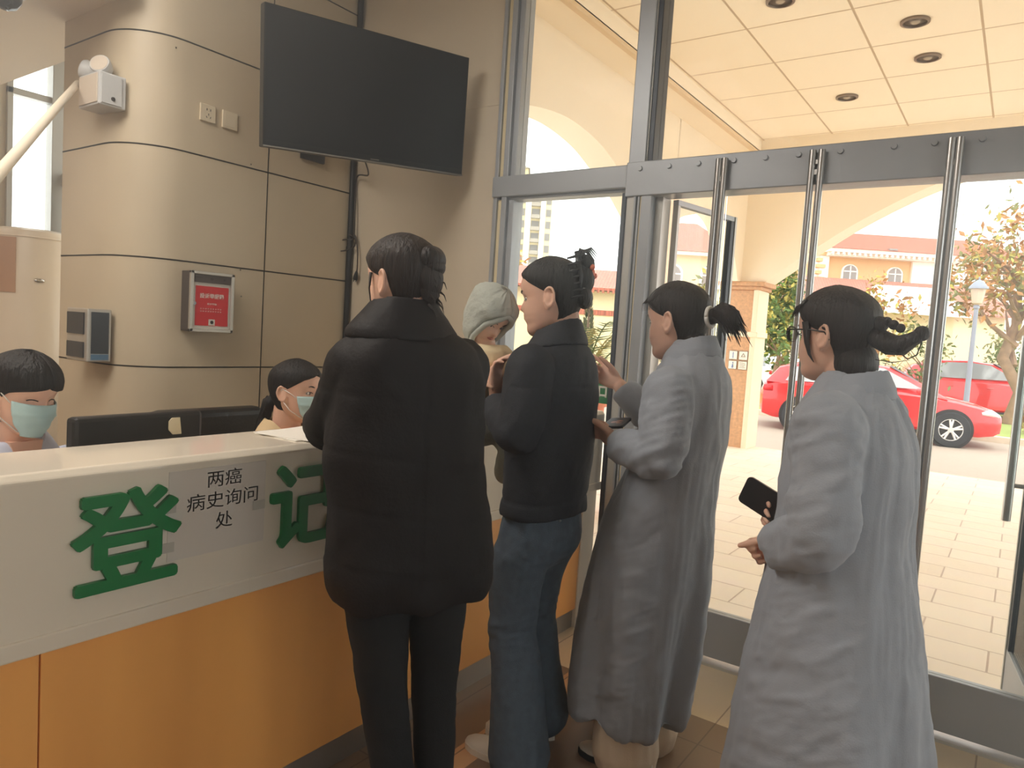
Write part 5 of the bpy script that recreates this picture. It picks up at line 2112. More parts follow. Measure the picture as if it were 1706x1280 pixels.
garment('denim_jacket', jm, 'denim_black', P2, 0.0075, 3, w_denim)
kb = MB()
x0 = -0.07
kb.loft([np.column_stack([x0 - 0.002 + rx * np.cos(a), ry * np.sin(a), z + tl * np.cos(a)]) for z, rx, ry, tl in
         ((1.355, 0.098, 0.116, -0.022), (1.375, 0.094, 0.106, -0.026), (1.405, 0.080, 0.086, -0.034), (1.425, 0.073, 0.076, -0.036), (1.42, 0.067, 0.069, -0.036), (1.38, 0.065, 0.068, -0.03), (1.35, 0.066, 0.070, -0.022))])
garment('collar', kb, 'denim_black', P2, 0.005, 2, lambda V, N: 0.0015 * ridged(V * 14, 5))
tm = MB()
ring_loft(tm, dense([(0.86, 0.025, -0.14, 0.145), (0.80, 0.040, -0.165, 0.164), (0.74, 0.046, -0.168, 0.170), (0.69, 0.040, -0.150, 0.168), (0.65, 0.03, -0.12, 0.15)]), 36)
limb(tm, [(-0.050, 0.085, 0.70), (-0.035, 0.088, 0.60), (-0.032, 0.09, 0.45), (-0.062, 0.095, 0.33), (-0.088, 0.10, 0.18), (-0.10, 0.10, 0.045)], [0.090, 0.084, 0.072, 0.080, 0.090, 0.100], k=3)
limb(tm, [(-0.045, -0.085, 0.70), (-0.01, -0.09, 0.60), (0.0, -0.09, 0.45), (-0.02, -0.095, 0.32), (-0.045, -0.10, 0.18), (-0.06, -0.105, 0.085)], [0.088, 0.080, 0.066, 0.070, 0.078, 0.084], k=3)


def w_jeans(V, N):
    z = V[:, 2]
    kn = np.exp(-((z - 0.43) / 0.09) ** 2)
    r = 0.010 * kn * ridged(np.column_stack([V[:, 0] * 6, V[:, 1] * 6, z * 22 + V[:, 0] * 8]), 31)
    r += 0.006 * ridged(np.column_stack([V[:, 0] * 10 + z * 3, V[:, 1] * 10, z * 5]), 33)
    hip = np.exp(-((z - 0.70) / 0.05) ** 2)
    r += 0.006 * hip * ridged(np.column_stack([V[:, 0] * 8, V[:, 1] * 8, z * 20 - V[:, 0] * 12]), 35)
    return r


jn = garment('jeans', tm, 'denim_blue', P2, 0.0065, 3, w_jeans)
mat('stitch_pale', (150, 150, 150), 0.8)
b = MB()
for k in range(7):
    b.ball((-0.120 - 0.006 * k, 0.128 - 0.014 * k, 0.815 + 0.002 * (k % 2)), (0.006, 0.008, 0.004), 8, 6)
b.build('frayed_pocket_edge', 'stitch_pale', jn, smooth=True, local=True)
shoe(P2, (-0.13, 0.10, 0.0), 0, 'shoe_white', sole='shoe_white')
shoe(P2, (-0.075, -0.125, 0.0), 34, 'shoe_white', sole='shoe_white', L=0.225)

# ====== baby in her arms
PB = thing('person', 'baby in grey hooded suit and beige bib held against the denim jacket', 'person', (-1.47, 1.915, 1.06), math.radians(-25))
H = Head((0.0, 0.0, 0.390), yaw=12, pitch=38, roll=-10, s=0.80)
sk = MB()
H.skin(sk)
sk.tube([H.T((-0.02, 0, -0.05)), (-0.012, 0, 0.27), (-0.01, 0, 0.22)], [0.042, 0.042, 0.06], 14)
ring_loft(sk, [(0.28, 0.03, -0.05, 0.06), (0.22, 0.05, -0.06, 0.08), (0.10, 0.06, -0.06, 0.08), (0.02, 0.05, -0.06, 0.08)], 24)
limb(sk, [(0.0, 0.075, 0.24), (0.04, 0.105, 0.15), (0.10, 0.07, 0.17)], [0.03, 0.026, 0.018])
limb(sk, [(0.0, -0.075, 0.24), (0.04, -0.105, 0.15), (0.10, -0.07, 0.17)], [0.03, 0.026, 0.018])
for sd in (-1, 1):
    hand(sk, (0.10, sd * 0.07, 0.17), (0.8, -0.4 * sd, 0.1), (0.3, -sd, 0.6), curl=45, s=0.5)
    limb(sk, [(0.01, sd * 0.06, 0.04), (0.06, sd * 0.10, -0.05), (0.02, sd * 0.10, -0.15)], [0.045, 0.035, 0.025])
skin_body(PB, sk, H, 'skin_pale', 0.004)
mat('hood_grey', (176, 180, 172), 0.9, bump=0.25, bscale=120)
mat('bib_beige', (232, 214, 176), 0.85, bump=0.1, bscale=160)
hd_ = H.hair([(-0.125, 82), (-0.06, 66), (-0.02, 52), (0.02, 42), (0.045, 26), (0.06, 0), (0.12, 0)], -0.128, thick=0.24, seed=5, edge=0.10)
v, f = hd_.arrays()
v = v + (0.006 * ridged(v * 16, 6))[:, None] * (v - H.c) / np.linalg.norm(v - H.c, axis=1)[:, None]
hd_ = MB()
hd_.add(v, f)
rim = []
for k in range(25):
    t = k / 24 * 2 - 1
    z = 0.062 - 0.165 * abs(t) ** 1.3
    p = head_pt(np.array([math.radians(4 + 70 * abs(t) ** 0.8) * (1 if t > 0 else -1)]), z, feat=False)[0] * 1.17
    rim.append(H.T(p))
hd_.tube(rim, 0.0095, 10)
hd_.build('hood', 'hood_grey', PB, smooth=True, local=True)
bm_ = MB()
ring_loft(bm_, dense([(0.285, 0.045, -0.065, 0.070), (0.25, 0.065, -0.08, 0.100), (0.18, 0.08, -0.085, 0.110), (0.08, 0.085, -0.085, 0.110), (-0.02, 0.075, -0.085, 0.110)]), 30)
limb(bm_, [(0.0, 0.085, 0.235), (0.045, 0.115, 0.15), (0.09, 0.078, 0.165)], [0.045, 0.040, 0.032])
limb(bm_, [(0.0, -0.085, 0.235), (0.045, -0.115, 0.15), (0.09, -0.078, 0.165)], [0.045, 0.040, 0.032])
garment('jacket', bm_, 'hood_grey', PB, 0.006, 3, lambda V, N: 0.004 * ridged(V * 14, 4))
bb = MB()
ring_loft(bb, [(0.292, 0.052, -0.06, 0.073), (0.275, 0.072, -0.07, 0.092), (0.24, 0.088, -0.07, 0.108), (0.195, 0.095, -0.05, 0.10), (0.19, 0.06, -0.04, 0.08)], 30)
garment('bib', bb, 'bib_beige', PB, 0.005, 2, lambda V, N: 0.004 * ridged(V * 18, 14))
lg = MB()
for sd in (-1, 1):
    limb(lg, [(0.01, sd * 0.06, 0.04), (0.06, sd * 0.10, -0.05), (0.02, sd * 0.10, -0.14)], [0.065, 0.055, 0.045])
    lg.tube([(0.02, sd * 0.10, -0.15), (0.07, sd * 0.11, -0.165)], [0.035, 0.025], 12)
lg.ball((0, 0, 0.02), (0.085, 0.11, 0.07))
garment('leggings', lg, 'hood_grey', PB, 0.006, 3, lambda V, N: 0.003 * ridged(V * 18, 24))


# ====== two women in long white coats
def w_coat(seed, waist, hem, crumple, ax=0.0):
    def fn(V, N):
        z = V[:, 2]
        ang = np.arctan2(V[:, 1], V[:, 0] - ax)
        A = sstep(waist, hem, z)
        fo = A * 0.019 * (np.sin(5 * ang + 1.3 * seed + 1.5 * z) + 0.6 * np.sin(9 * ang + seed * 2.1 - 2 * z))
        n1 = 0.008 * ridged(np.column_stack([np.cos(ang) * 3.2, np.sin(ang) * 3.2, z * 2.0]), seed)
        n2 = 0.0055 * ridged(np.column_stack([V[:, 0] * 10 + z * 6, V[:, 1] * 10, z * 7]), seed + 4)
        cr = crumple * sstep(hem + 0.42, hem + 0.05, z) * 0.007 * ridged(V * np.array([16, 16, 9]), seed + 9)
        slv = sstep(0.165, 0.20, np.abs(V[:, 1])) * 0.011 * ridged(np.column_stack([V[:, 0] * 8, V[:, 1] * 8, z * 20 + V[:, 0] * 10]), seed + 2)
        return fo + n1 + n2 + cr + slv
    return fn


def coat_collar(parent, x0, z0, rx, ry, m, tilt=-0.015, h=0.07, seed=1):
    kb = MB()
    A = np.linspace(0, 2 * PI, 44, endpoint=False)
    prof = ((z0 - h, rx + 0.030, ry + 0.035), (z0 - h * 0.6, rx + 0.022, ry + 0.026), (z0 - 0.012, rx + 0.008, ry + 0.008), (z0, rx + 0.002, ry + 0.002), (z0 - 0.006, rx - 0.004, ry - 0.004), (z0 - h * 0.5, rx - 0.006, ry - 0.006), (z0 - h, rx - 0.004, ry - 0.002))
    kb.loft([np.column_stack([x0 + r1 * np.cos(A), r2 * np.sin(A), z + tilt * np.cos(A)]) for z, r1, r2 in prof])
    return garment('collar', kb, m, parent, 0.005, 2, lambda V, N: 0.002 * ridged(V * 13, seed))


# middle woman, arm stretched out
P3 = thing('person', 'person in long pale coat with short ponytail, one hand pointing forward, in the middle', 'person', (-0.86, 2.20, 0), math.radians(180))
H = Head((0.060, 0.0, 1.470), yaw=-8, pitch=7, s=1.06)
sk = MB()
H.skin(sk)
sk.tube([H.T((-0.028, 0, -0.02)), H.T((-0.034, 0, -0.075)), (0.0, 0, 1.345), (0.0, 0, 1.27)], [0.052, 0.052, 0.055, 0.075], 18)
ring_loft(sk, dense([(1.31, 0.05, -0.06, 0.09), (1.24, 0.08, -0.07, 0.14), (1.1, 0.09, -0.07, 0.13), (0.9, 0.13, -0.05, 0.13), (0.72, 0.15, -0.04, 0.14)]), 28)
limb(sk, [(0.0, 0.15, 1.24), (0.0, 0.215, 1.05), (0.165, 0.165, 1.075)], [0.043, 0.037, 0.026])
limb(sk, [(0.03, -0.15, 1.24), (0.20, -0.17, 1.13), (0.315, -0.15, 1.225)], [0.043, 0.037, 0.028])
hand(sk, (0.175, 0.160, 1.078), (0.75, -0.5, 0.25), (0.1, 0.2, 1.0), curl=48, curls=(40, 50, 55, 58), thumb=(0.75, 0.5, -0.5))
hand(sk, (0.330, -0.150, 1.238), (0.90, 0.0, 0.45), (-0.35, -0.35, 0.9), curl=30, curls=(10, 52, 62, 66), thumb=(0.8, 0.35, -0.5))
legs_skin(sk, [(0.08, 0.08, 0.74), (0.08, -0.08, 0.74)], [(0.10, 0.085, 0.44), (0.10, -0.085, 0.44)], [(0.06, 0.085, 0.08), (0.06, -0.085, 0.08)], [(0.19, 0.09, 0.03), (0.19, -0.09, 0.03)])
skin_body(P3, sk, H)
hl = H.hair([(-0.08, 126), (-0.05, 118), (-0.02, 106), (0.004, 93), (0.03, 66), (0.052, 42), (0.068, 0), (0.12, 0)], -0.078, thick=0.10, seed=3)
hl.ball(H.T((-0.060, 0, -0.068)), (0.040, 0.058, 0.036), 20, 12, R=H.R)
pt = [H.T(p) for p in ((-0.095, 0.0, 0.0), (-0.122, 0.0, 0.004), (-0.150, 0.002, 0.012), (-0.176, 0.004, -0.006), (-0.188, 0.005, -0.045))]
hl.tube(pt, [0.020, 0.024, 0.033, 0.034, 0.018], 16)
rs = np.random.RandomState(8)
for k in range(60):
    o1 = rs.normal(size=3) * 0.011
    o2 = rs.normal(size=3) * np.array([0.009, 0.012, 0.012])
    hl.tube([pt[1] + o1 * 0.4, pt[2] + o1, pt[3] + o1 + o2 * 0.4, pt[4] + o1 + o2 + np.array([-0.012, 0, -0.008])], [0.005, 0.005, 0.0035, 0.0006], 5)
for k in range(6):
    hl.tube([H.T((0.07 - 0.01 * k, 0.045 + 0.005 * k, 0.075)), H.T((0.088 - 0.008 * k, 0.05 + 0.005 * k, 0.058)), H.T((0.090 - 0.008 * k, 0.052 + 0.004 * k, 0.035))], [0.003, 0.0016, 0.0006], 5)
hl.build('hair', 'hair_brown', P3, smooth=True, local=True)
sc_ = MB()
tie = [H.T((-0.112, 0.026 * math.cos(t), 0.002 + 0.028 * math.sin(t))) for t in np.linspace(0, 2 * PI, 22)]
sc_.tube(tie, 0.007, 8)
sc_.build('hair_tie', 'elastic_white', P3, smooth=True, local=True)
cm = MB()
rings = [(1.405, 0.062, -0.062, 0.064), (1.365, 0.070, -0.085, 0.085), (1.325, 0.085, -0.103, 0.125), (1.28, 0.100, -0.113, 0.165), (1.22, 0.118, -0.119, 0.183), (1.12, 0.128, -0.118, 0.188), (1.03, 0.145, -0.112, 0.186), (0.95, 0.175, -0.104, 0.19),
         (0.84, 0.225, -0.104, 0.200), (0.73, 0.250, -0.106, 0.208), (0.58, 0.278, -0.100, 0.212), (0.45, 0.298, -0.092, 0.212), (0.32, 0.302, -0.080, 0.214), (0.21, 0.290, -0.068, 0.214), (0.165, 0.282, -0.062, 0.212)]
ring_loft(cm, dense(rings), 48, 2.15)
limb(cm, [(0.0, 0.150, 1.255), (-0.012, 0.212, 1.055), (0.150, 0.170, 1.070)], [0.074, 0.068, 0.047], end=False)
limb(cm, [(0.03, -0.150, 1.25), (0.20, -0.165, 1.135), (0.305, -0.150, 1.220)], [0.072, 0.062, 0.045], end=False)
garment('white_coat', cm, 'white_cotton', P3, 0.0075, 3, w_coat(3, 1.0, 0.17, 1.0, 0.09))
coat_collar(P3, 0.0, 1.415, 0.066, 0.066, 'white_cotton', tilt=-0.02, seed=3)
tm = MB()
for sd in (-1, 1):
    limb(tm, [(0.09, sd * 0.085, 0.60), (0.105, sd * 0.078, 0.35), (0.085, sd * 0.085, 0.05)], [0.080, 0.088, 0.108])
garment('cream_trousers', tm, 'cream_cotton', P3, 0.0075, 3, lambda V, N: 0.006 * ridged(np.column_stack([V[:, 0] * 9, V[:, 1] * 9, V[:, 2] * 3]), 6))
shoe(P3, (0.0, 0.09, 0.0), 4, 'shoe_white', sole='rubber')
shoe(P3, (0.02, -0.09, 0.0), -4, 'shoe_white', sole='rubber')

# right-hand woman with glasses
P4 = thing('person', 'person in long pale coat and glasses at the right, holding a phone', 'person', (-0.36, 1.93, 0), math.radians(170))
H = Head((0.028, 0.0, 1.445), yaw=-9, pitch=3, s=1.0)
sk = MB()
H.skin(sk)
sk.tube([H.T((-0.028, 0, -0.02)), H.T((-0.034, 0, -0.075)), (-0.025, 0, 1.315), (-0.03, 0, 1.24)], [0.053, 0.054, 0.057, 0.075], 18)
ring_loft(sk, dense([(1.29, 0.02, -0.09, 0.09), (1.22, 0.05, -0.12, 0.14), (1.1, 0.06, -0.13, 0.13), (0.9, 0.06, -0.13, 0.13), (0.72, 0.08, -0.15, 0.14)]), 28)
limb(sk, [(-0.045, 0.16, 1.22), (-0.07, 0.22, 0.98), (0.04, 0.165, 0.928)], [0.045, 0.038, 0.027])
limb(sk, [(-0.03, -0.15, 1.22), (-0.02, -0.205, 0.98), (0.10, -0.07, 0.940)], [0.045, 0.038, 0.027])
hand(sk, (0.036, 0.160, 0.922), (0.75, -0.45, -0.30), (0.2, 0.1, 1.0), curl=60, curls=(66, 70, 74, 78), thumb=(0.75, 0.12, -0.7))
hand(sk, (0.100, -0.070, 0.940), (0.62, 0.62, 0.30), (-0.3, 0.2, 0.9), curl=38, curls=(30, 38, 42, 46), thumb=(0.7, 0.5, -0.5))
legs_skin(sk, [(-0.04, 0.085, 0.72), (-0.04, -0.085, 0.72)], [(-0.03, 0.09, 0.43), (-0.03, -0.09, 0.43)], [(-0.06, 0.09, 0.08), (-0.06, -0.09, 0.08)], [(0.08, 0.10, 0.03), (0.08, -0.10, 0.03)])
skin_body(P4, sk, H)
hl = H.hair([(-0.09, 130), (-0.05, 118), (-0.02, 104), (0.004, 90), (0.03, 60), (0.052, 38), (0.07, 0), (0.12, 0)], -0.107, thick=0.115, seed=4, low=0.75)
pt = [H.T(p) for p in ((-0.088, 0.0, 0.004), (-0.112, 0.0, -0.010), (-0.138, 0.0, -0.024), (-0.164, 0.0, -0.026), (-0.188, 0.0, -0.012), (-0.207, 0, 0.000), (-0.216, 0, 0.005))]
hl.tube(pt, [0.028, 0.030, 0.032, 0.030, 0.021, 0.017, 0.010], 18, flat=0.8)
for c, r in (((-0.128, 0.0, 0.030), 0.012), ((-0.146, 0.004, 0.022), 0.012), ((-0.160, 0.0, 0.014), 0.011), ((-0.112, 0.0, 0.024), 0.02), ((-0.208, 0, 0.001), 0.018)):
    hl.ball(H.T(c), r, 12, 8)
hl.ball(H.T((-0.056, 0, -0.070)), (0.050, 0.062, 0.058), 24, 14, R=H.R)
hl.tube([H.T((-0.15, 0.01, -0.03)), H.T((-0.185, 0.012, -0.058)), H.T((-0.205, 0.012, -0.048)), H.T((-0.213, 0.01, -0.02)), H.T((-0.212, 0.008, 0.0))], [0.0012, 0.0016, 0.0016, 0.0014, 0.001], 6)
hl.tube([H.T((-0.11, 0.01, -0.06)), H.T((-0.15, 0.012, -0.066)), H.T((-0.19, 0.012, -0.060))], [0.0010, 0.0012, 0.0006], 6)
for k in range(7):
    hl.tube([H.T((0.062 - 0.004 * k, 0.03 + 0.006 * k, 0.086)), H.T((0.088 - 0.006 * k, 0.036 + 0.006 * k, 0.072)), H.T((0.097 - 0.006 * k, 0.042 + 0.005 * k, 0.045))], [0.004, 0.002, 0.0006], 5)
hl.tube([H.T((0.034, 0.072, 0.03)), H.T((0.030, 0.074, -0.02)), H.T((0.024, 0.071, -0.05)), H.T((0.014, 0.066, -0.07))], [0.012, 0.007, 0.004, 0.001], 8)
hl.build('hair', 'hair_brown', P4, smooth=True, local=True)
mat('glasses_frame', (30, 26, 26), 0.3)
glass_mat('lens_clear', (0.97, 0.98, 0.98, 1), 0.03)
gl = MB()
for sd in (-1, 1):
    rim = []
    for t in np.linspace(0, 2 * PI, 25):
        y = sd * 0.033 + 0.024 * math.copysign(abs(math.cos(t)) ** 0.8, math.cos(t))
        z = 0.002 + 0.019 * math.copysign(abs(math.sin(t)) ** 0.8, math.sin(t))
        rim.append(H.T((0.099 - 0.10 * y * y * 4, y, z)))
    gl.tube(rim, [0.0021 if math.sin(t) > -0.2 else 0.0012 for t in np.linspace(0, 2 * PI, 25)], 8)
    gl.tube([H.T((0.094, sd * 0.058, 0.012)), H.T((0.088, sd * 0.070, 0.013)), H.T((0.02, sd * 0.079, 0.010)), H.T((-0.018, sd * 0.079, 0.004)), H.T((-0.03, sd * 0.076, -0.016))], [0.0024, 0.0022, 0.0018, 0.0018, 0.0016], 8)
gl.tube([H.T((0.099, -0.010, 0.002)), H.T((0.102, 0, 0.005)), H.T((0.099, 0.010, 0.002))], 0.002, 8)
g_ = gl.build('glasses', 'glasses_frame', P4, smooth=True, local=True)
gl = MB()
for sd in (-1, 1):
    gl.loft([np.array([H.T((0.0985 + dx - 0.3 * (sd * 0.033 + 0.023 * math.cos(t)) ** 2, sd * 0.033 + 0.023 * math.cos(t), 0.002 + 0.018 * math.sin(t))) for t in np.linspace(0, 2 * PI, 20, endpoint=False)]) for dx in (0, 0.0015)])
gl.build('lens', 'lens_clear', g_, smooth=True, local=True)
cm = MB()
rings = [(1.350, 0.040, -0.085, 0.066), (1.330, 0.050, -0.100, 0.080), (1.30, 0.060, -0.118, 0.115), (1.265, 0.072, -0.140, 0.155), (1.22, 0.085, -0.160, 0.180), (1.16, 0.096, -0.178, 0.192), (1.05, 0.105, -0.184, 0.190), (0.94, 0.112, -0.188, 0.188),
         (0.84, 0.122, -0.208, 0.200), (0.716, 0.135, -0.228, 0.215), (0.565, 0.150, -0.250, 0.232), (0.455, 0.155, -0.262, 0.242), (0.33, 0.160, -0.270, 0.250), (0.21, 0.160, -0.272, 0.252), (0.17, 0.160, -0.270, 0.250)]
ring_loft(cm, dense(rings), 48, 2.15)
limb(cm, [(-0.045, 0.165, 1.235), (-0.072, 0.222, 0.985), (0.052, 0.165, 0.928)], [0.076, 0.064, 0.049], end=False)
limb(cm, [(-0.03, -0.150, 1.235), (-0.02, -0.205, 0.99), (0.085, -0.085, 0.938)], [0.078, 0.068, 0.050], end=False)
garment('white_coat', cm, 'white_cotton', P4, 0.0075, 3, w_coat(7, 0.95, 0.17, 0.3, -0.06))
coat_collar(P4, -0.028, 1.350, 0.070, 0.070, 'white_cotton', tilt=-0.018, seed=6)
tm = MB()
for sd in (-1, 1):
    limb(tm, [(-0.04, sd * 0.088, 0.60), (-0.04, sd * 0.09, 0.35), (-0.06, sd * 0.092, 0.06)], [0.085, 0.08, 0.085])
garment('cream_trousers', tm, 'cream_cotton', P4, 0.0075, 3, lambda V, N: 0.005 * ridged(np.column_stack([V[:, 0] * 9, V[:, 1] * 9, V[:, 2] * 3]), 6))
shoe(P4, (-0.11, 0.09, 0.0), 4, 'shoe_white')
shoe(P4, (-0.11, -0.09, 0.0), -4, 'shoe_white')

# phones
mat('phone_dark', (44, 38, 52), 0.5)
mat('phone_case', (30, 28, 34), 0.4)
mat('phone_reflection', (200, 120, 84), 0.4)  # colour of the reflections painted onto the phones


def phone(label, c, ux, uy, L=0.15, W=0.073):
    """c centre (world), ux long direction, uy short direction"""
    ux = np.array(ux, float)
    ux /= np.linalg.norm(ux)
    uy = np.array(uy, float)
    uy -= ux * np.dot(ux, uy)
    uy /= np.linalg.norm(uy)
    n = np.cross(ux, uy)
    M = np.eye(4)
    M[:3, 0], M[:3, 1], M[:3, 2], M[:3, 3] = ux, uy, n, c
    t = thing('phone', label, 'phone', tuple(c))

    def rr(L, W, r, z0, z1):
        pts = []
        for cx, cy, a0 in ((L / 2 - r, W / 2 - r, 0), (-L / 2 + r, W / 2 - r, 90), (-L / 2 + r, -W / 2 + r, 180), (L / 2 - r, -W / 2 + r, 270)):
            for k in range(6):
                q = math.radians(a0 + k * 18)
                pts.append((cx + r * math.cos(q), cy + r * math.sin(q)))
        return MB().prism(pts, 'xy', z0, z1).xform(M)
    rr(L, W, 0.012, -0.004, 0.004).build('case', 'phone_case', t, smooth=True, auto=40)
    rr(L - 0.006, W - 0.006, 0.010, 0.004, 0.0046).build('screen', 'phone_dark', t)
    b = MB()
    for dx, dy, s in ((-0.005, 0.004, 0.014), (0.012, -0.008, 0.012), (-0.018, -0.012, 0.010)):
        p = [(dx + s * (1 + 0.3 * math.sin(3 * q)) * math.cos(q), dy + s * math.sin(q)) for q in np.linspace(0, 2 * PI, 14, endpoint=False)]
        b.prism(p, 'xy', 0.0046, 0.0048)
    b.xform(M)
    b.build('picture', 'phone_reflection', t)  # orange reflections painted on as flat patches
    return t


def loc2w(root, p):
    return np.array(world_of(root) @ Vector(p))


pc_ = loc2w(P4, (0.150, 0.03, 0.995))
phone('dark phone held up in the hand of the bespectacled woman', pc_, loc2w(P4, (0.165 + 0.10, 0.03, 1.0 + 0.038)) - pc_, loc2w(P4, (0.165 - 0.038, 0.03, 1.10)) - pc_, 0.148, 0.078)
pc_ = loc2w(P3, (0.205, 0.085, 1.125))
phone('dark phone lying flat in the lower hand of the middle woman', pc_, loc2w(P3, (0.225, 0.0, 1.135)) - pc_, loc2w(P3, (0.305, 0.085, 1.115)) - pc_, 0.14, 0.07)


# ====== clerks behind the counter
def mask(parent, H, seed=0):
    n, m = 26, 16
    V = []
    for layer in (0, 1):
        for i in range(m):
            z = -0.012 - 0.098 * i / (m - 1)
            hw = math.radians(66 - 6 * abs(i / (m - 1) - 0.4))
            ph = np.linspace(-hw, hw, n)
            q = head_pt(ph, max(z, -0.104), feat=False)
            q[:, 2] = z
            t = np.cos(ph) ** 2
            push = 1.055 + 0.13 * t * math.sin(min(1, (i + 2) / 6) * PI / 2) * (1 - 0.55 * sstep(0.55, 1.0, i / (m - 1)))
            push += 0.030 * math.cos(i * 1.25) * (3 < i < 13)
            c0 = np.array([0.0, 0, z])
            w = c0 + (q - c0) * push[:, None] * (1.0 if layer == 0 else 0.975)
            V.append(H.T(w))
    F = []
    off = n * m
    for i in range(m - 1):
        for j in range(n - 1):
            k = i * n + j
            F.append([k, k + n, k + n + 1, k + 1])
            F.append([off + k, off + k + 1, off + k + n + 1, off + k + n])
        F.append([i * n, off + i * n, off + (i + 1) * n, (i + 1) * n])
        e = i * n + n - 1
        F.append([e, e + n, off + e + n, off + e])
    for j in range(n - 1):
        F.append([j, j + 1, off + j + 1, off + j])
        k = (m - 1) * n + j
        F.append([k, off + k, off + k + 1, k + 1])
    mb = MB()
    mb.add(np.vstack(V), F)
    o = mb.build('face_mask', 'mask_blue', parent, smooth=True, local=True)
    for sd in (-1, 1):
        b = MB()
        b.tube([H.T((-0.012, sd * 0.077, 0.012)), H.T((-0.026, sd * 0.076, -0.005)), H.T((-0.022, sd * 0.076, -0.022)), H.T((-0.012, sd * 0.077, -0.030))], 0.0016, 6)
        for z, ze in ((-0.018, 0.012), (-0.100, -0.030)):
            ph = math.radians(66) * sd
            p = head_pt(np.array([ph]), max(z, -0.104), feat=False)[0] * np.array([1.06, 1.06, 1])
            p[2] = z
            b.tube([H.T(p), H.T((0.018, sd * 0.0735, (z + ze) / 2)), H.T((-0.012, sd * 0.077, ze))], 0.0016, 6)
        b.build('ear_loop', 'elastic_white', o, smooth=True, local=True)
    return o


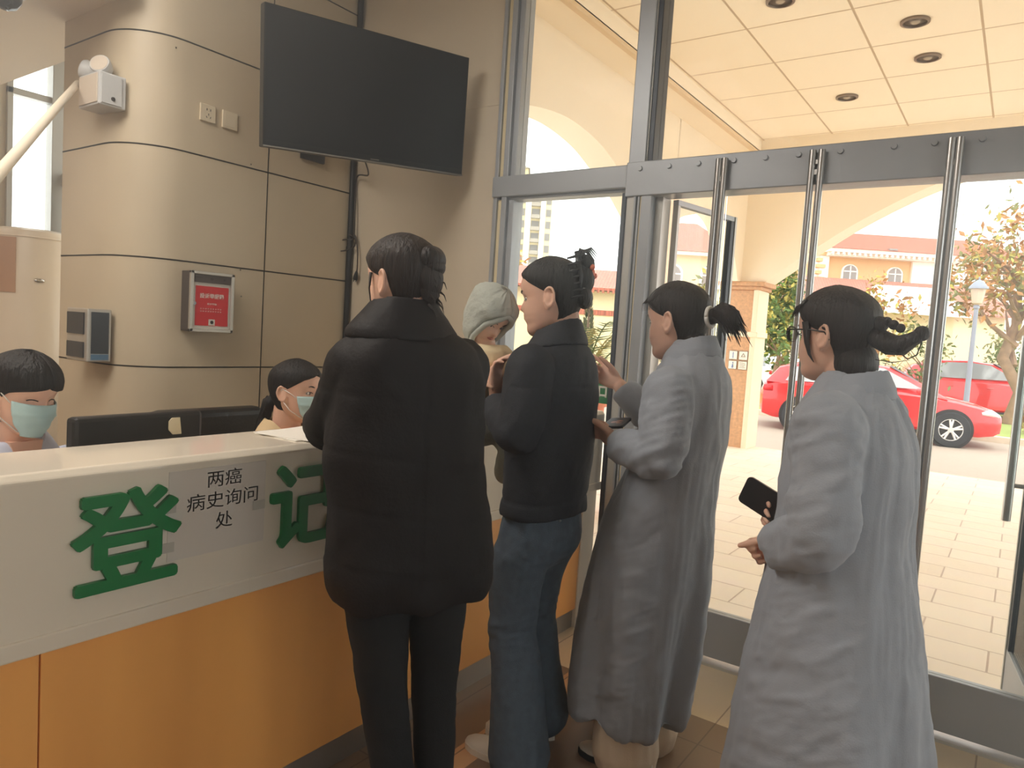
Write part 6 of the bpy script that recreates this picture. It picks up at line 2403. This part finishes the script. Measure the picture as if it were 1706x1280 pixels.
def seated(label, loc, th, yaw, pitch, hz, shirt, hairline, zlo, thick, tail, seed, collar, closed, roll=0, head_x=0.03):
    t = thing('person', label, 'person', (loc[0], loc[1], 0), math.radians(th))
    H = Head((head_x, 0, hz), yaw, pitch, roll, 1.0)
    sk = MB()
    H.skin(sk)
    nz = hz - 0.16
    sk.tube([H.T((-0.028, 0, -0.02)), H.T((-0.034, 0, -0.075)), (-0.015, 0, nz + 0.01), (-0.02, 0, nz - 0.07)], [0.050, 0.051, 0.054, 0.075], 18)
    ring_loft(sk, dense([(nz - 0.02, 0.03, -0.07, 0.08), (nz - 0.08, 0.07, -0.09, 0.13), (nz - 0.25, 0.08, -0.09, 0.12), (0.60, 0.09, -0.09, 0.13), (0.50, 0.09, -0.11, 0.15)]), 28)
    for sd in (-1, 1):
        limb(sk, [(-0.02, sd * 0.15, nz - 0.09), (0.06, sd * 0.20, 0.80), (0.28, sd * 0.10, 0.775)], [0.043, 0.036, 0.025])
        hand(sk, (0.28, sd * 0.10, 0.775), (1, -0.2 * sd, -0.05), (0.1, -sd, 0.1), curl=22)
        limb(sk, [(0.0, sd * 0.09, 0.53), (0.36, sd * 0.10, 0.52), (0.34, sd * 0.10, 0.09)], [0.07, 0.05, 0.03])
        sk.tube([(0.34, sd * 0.10, 0.09), (0.46, sd * 0.10, 0.03)], [0.03, 0.02], 10)
    skin_body(t, sk, H, 'skin', 0.0045, lips=False, closed=closed, brow=not closed)
    hl = H.hair(hairline, zlo, thick=thick, seed=seed)
    if tail:
        pt = [H.T(p) for p in ((-0.092, 0, -0.04), (-0.115, 0.0, -0.055), (-0.128, 0.0, -0.10), (-0.125, 0, -0.15))]
        hl.tube(pt, [0.022, 0.026, 0.022, 0.006], 14)
        rs = np.random.RandomState(seed)
        for k in range(16):
            o = rs.normal(size=3) * 0.014
            hl.tube([pt[0], pt[1] + o, pt[2] + o * 1.6, pt[3] + o * 2.4], [0.005, 0.004, 0.003, 0.0006], 5)
    hl.build('hair', 'hair_black', t, smooth=True, local=True)
    mask(t, H)
    cm = MB()
    ring_loft(cm, dense([(nz + 0.015, 0.045, -0.085, 0.078), (nz - 0.02, 0.06, -0.10, 0.115), (nz - 0.06, 0.08, -0.115, 0.16), (nz - 0.12, 0.10, -0.125, 0.185), (nz - 0.25, 0.115, -0.125, 0.185), (0.62, 0.12, -0.125, 0.18), (0.50, 0.12, -0.13, 0.185)]), 40)
    for sd in (-1, 1):
        limb(cm, [(-0.02, sd * 0.15, nz - 0.085), (0.06, sd * 0.20, 0.80), (0.25, sd * 0.11, 0.785)], [0.070, 0.058, 0.042], end=False)
    V, F, N = fuse(cm, 0.007, 3)
    V = V + N * (0.005 * ridged(V * np.array([8, 8, 6]), seed))[:, None]
    # open neck: drop the faces of the front V
    out = MB()
    out.add(V, F)
    out.build(collar[1], shirt, t, smooth=True, local=True, recalc=False)
    # collar flaps
    kb = MB()
    A = np.linspace(math.radians(28), 2 * PI - math.radians(28), 40)
    rows = []
    for z, r1, r2 in ((nz + 0.045, 0.070, 0.068), (nz + 0.05, 0.078, 0.076), (nz + 0.02, 0.098, 0.10), (nz - 0.02, 0.112, 0.125)):
        rows.append(np.column_stack([-0.018 + r1 * np.cos(A), r2 * np.sin(A), z - 0.055 * np.clip(np.cos(A), 0, 1) ** 1.5 * 1.3]))
    for z, r1, r2 in ((nz - 0.022, 0.104, 0.118), (nz + 0.012, 0.092, 0.094), (nz + 0.04, 0.072, 0.070)):
        rows.append(np.column_stack([-0.018 + r1 * np.cos(A), r2 * np.sin(A), z - 0.055 * np.clip(np.cos(A), 0, 1) ** 1.5 * 1.3]))
    n = len(A)
    F = []
    R_ = len(rows)
    for i in range(R_):
        for j in range(n - 1):
            k = (i + 1) % R_
            F.append([i * n + j, i * n + j + 1, k * n + j + 1, k * n + j])
    F.append([i * n for i in range(R_)])
    F.append([i * n + n - 1 for i in range(R_)][::-1])
    kb.add(np.vstack(rows), F)
    kb.build('collar', collar[0], t, smooth=True, local=True, auto=60)
    # open neckline showing skin
    nk = MB()
    nk.loft([np.array([(0.050 + 0.035 * k / 5, y * (1 - k / 6), nz + 0.02 - 0.025 * k) for y in (-0.045, -0.02, 0.02, 0.045)] + [(0.02 + 0.035 * k / 5, y * (1 - k / 6), nz + 0.02 - 0.025 * k) for y in (0.045, -0.045)]) for k in range(6)])
    nk.build('neckline', 'skin', t, smooth=True, local=True, auto=60)
    lg = MB()
    for sd in (-1, 1):
        limb(lg, [(0.0, sd * 0.09, 0.53), (0.36, sd * 0.10, 0.52), (0.34, sd * 0.10, 0.10)], [0.09, 0.07, 0.055])
    lg.ball((-0.02, 0, 0.53), (0.13, 0.18, 0.09))
    garment('trousers', lg, 'denim_dark', t, 0.009, 3)
    for sd in (-1, 1):
        shoe(t, (0.30, sd * 0.10, 0.0), 0, 'shoe_dark')
    return t


seated('masked clerk with short black hair and pale blue shirt, seated at the left edge', (-2.36, 0.86), 6, 13, 12, 1.138, 'shirt_blue',
       [(-0.10, 122), (-0.06, 112), (-0.02, 92), (0.010, 68), (0.020, 44), (0.028, 14), (0.034, 0), (0.12, 0)], -0.095, 0.125, False, 11, ('shirt_blue', 'shirt'), True, roll=-3)
seated('masked clerk in beige jacket with pulled-back hair, seated behind the papers', (-2.24, 1.72), 8, 14, 0, 1.128, 'jacket_beige',
       [(-0.09, 124), (-0.05, 114), (-0.02, 103), (0.004, 92), (0.03, 66), (0.048, 44), (0.062, 0), (0.12, 0)], -0.085, 0.10, True, 13, ('jacket_beige', 'jacket'), False)
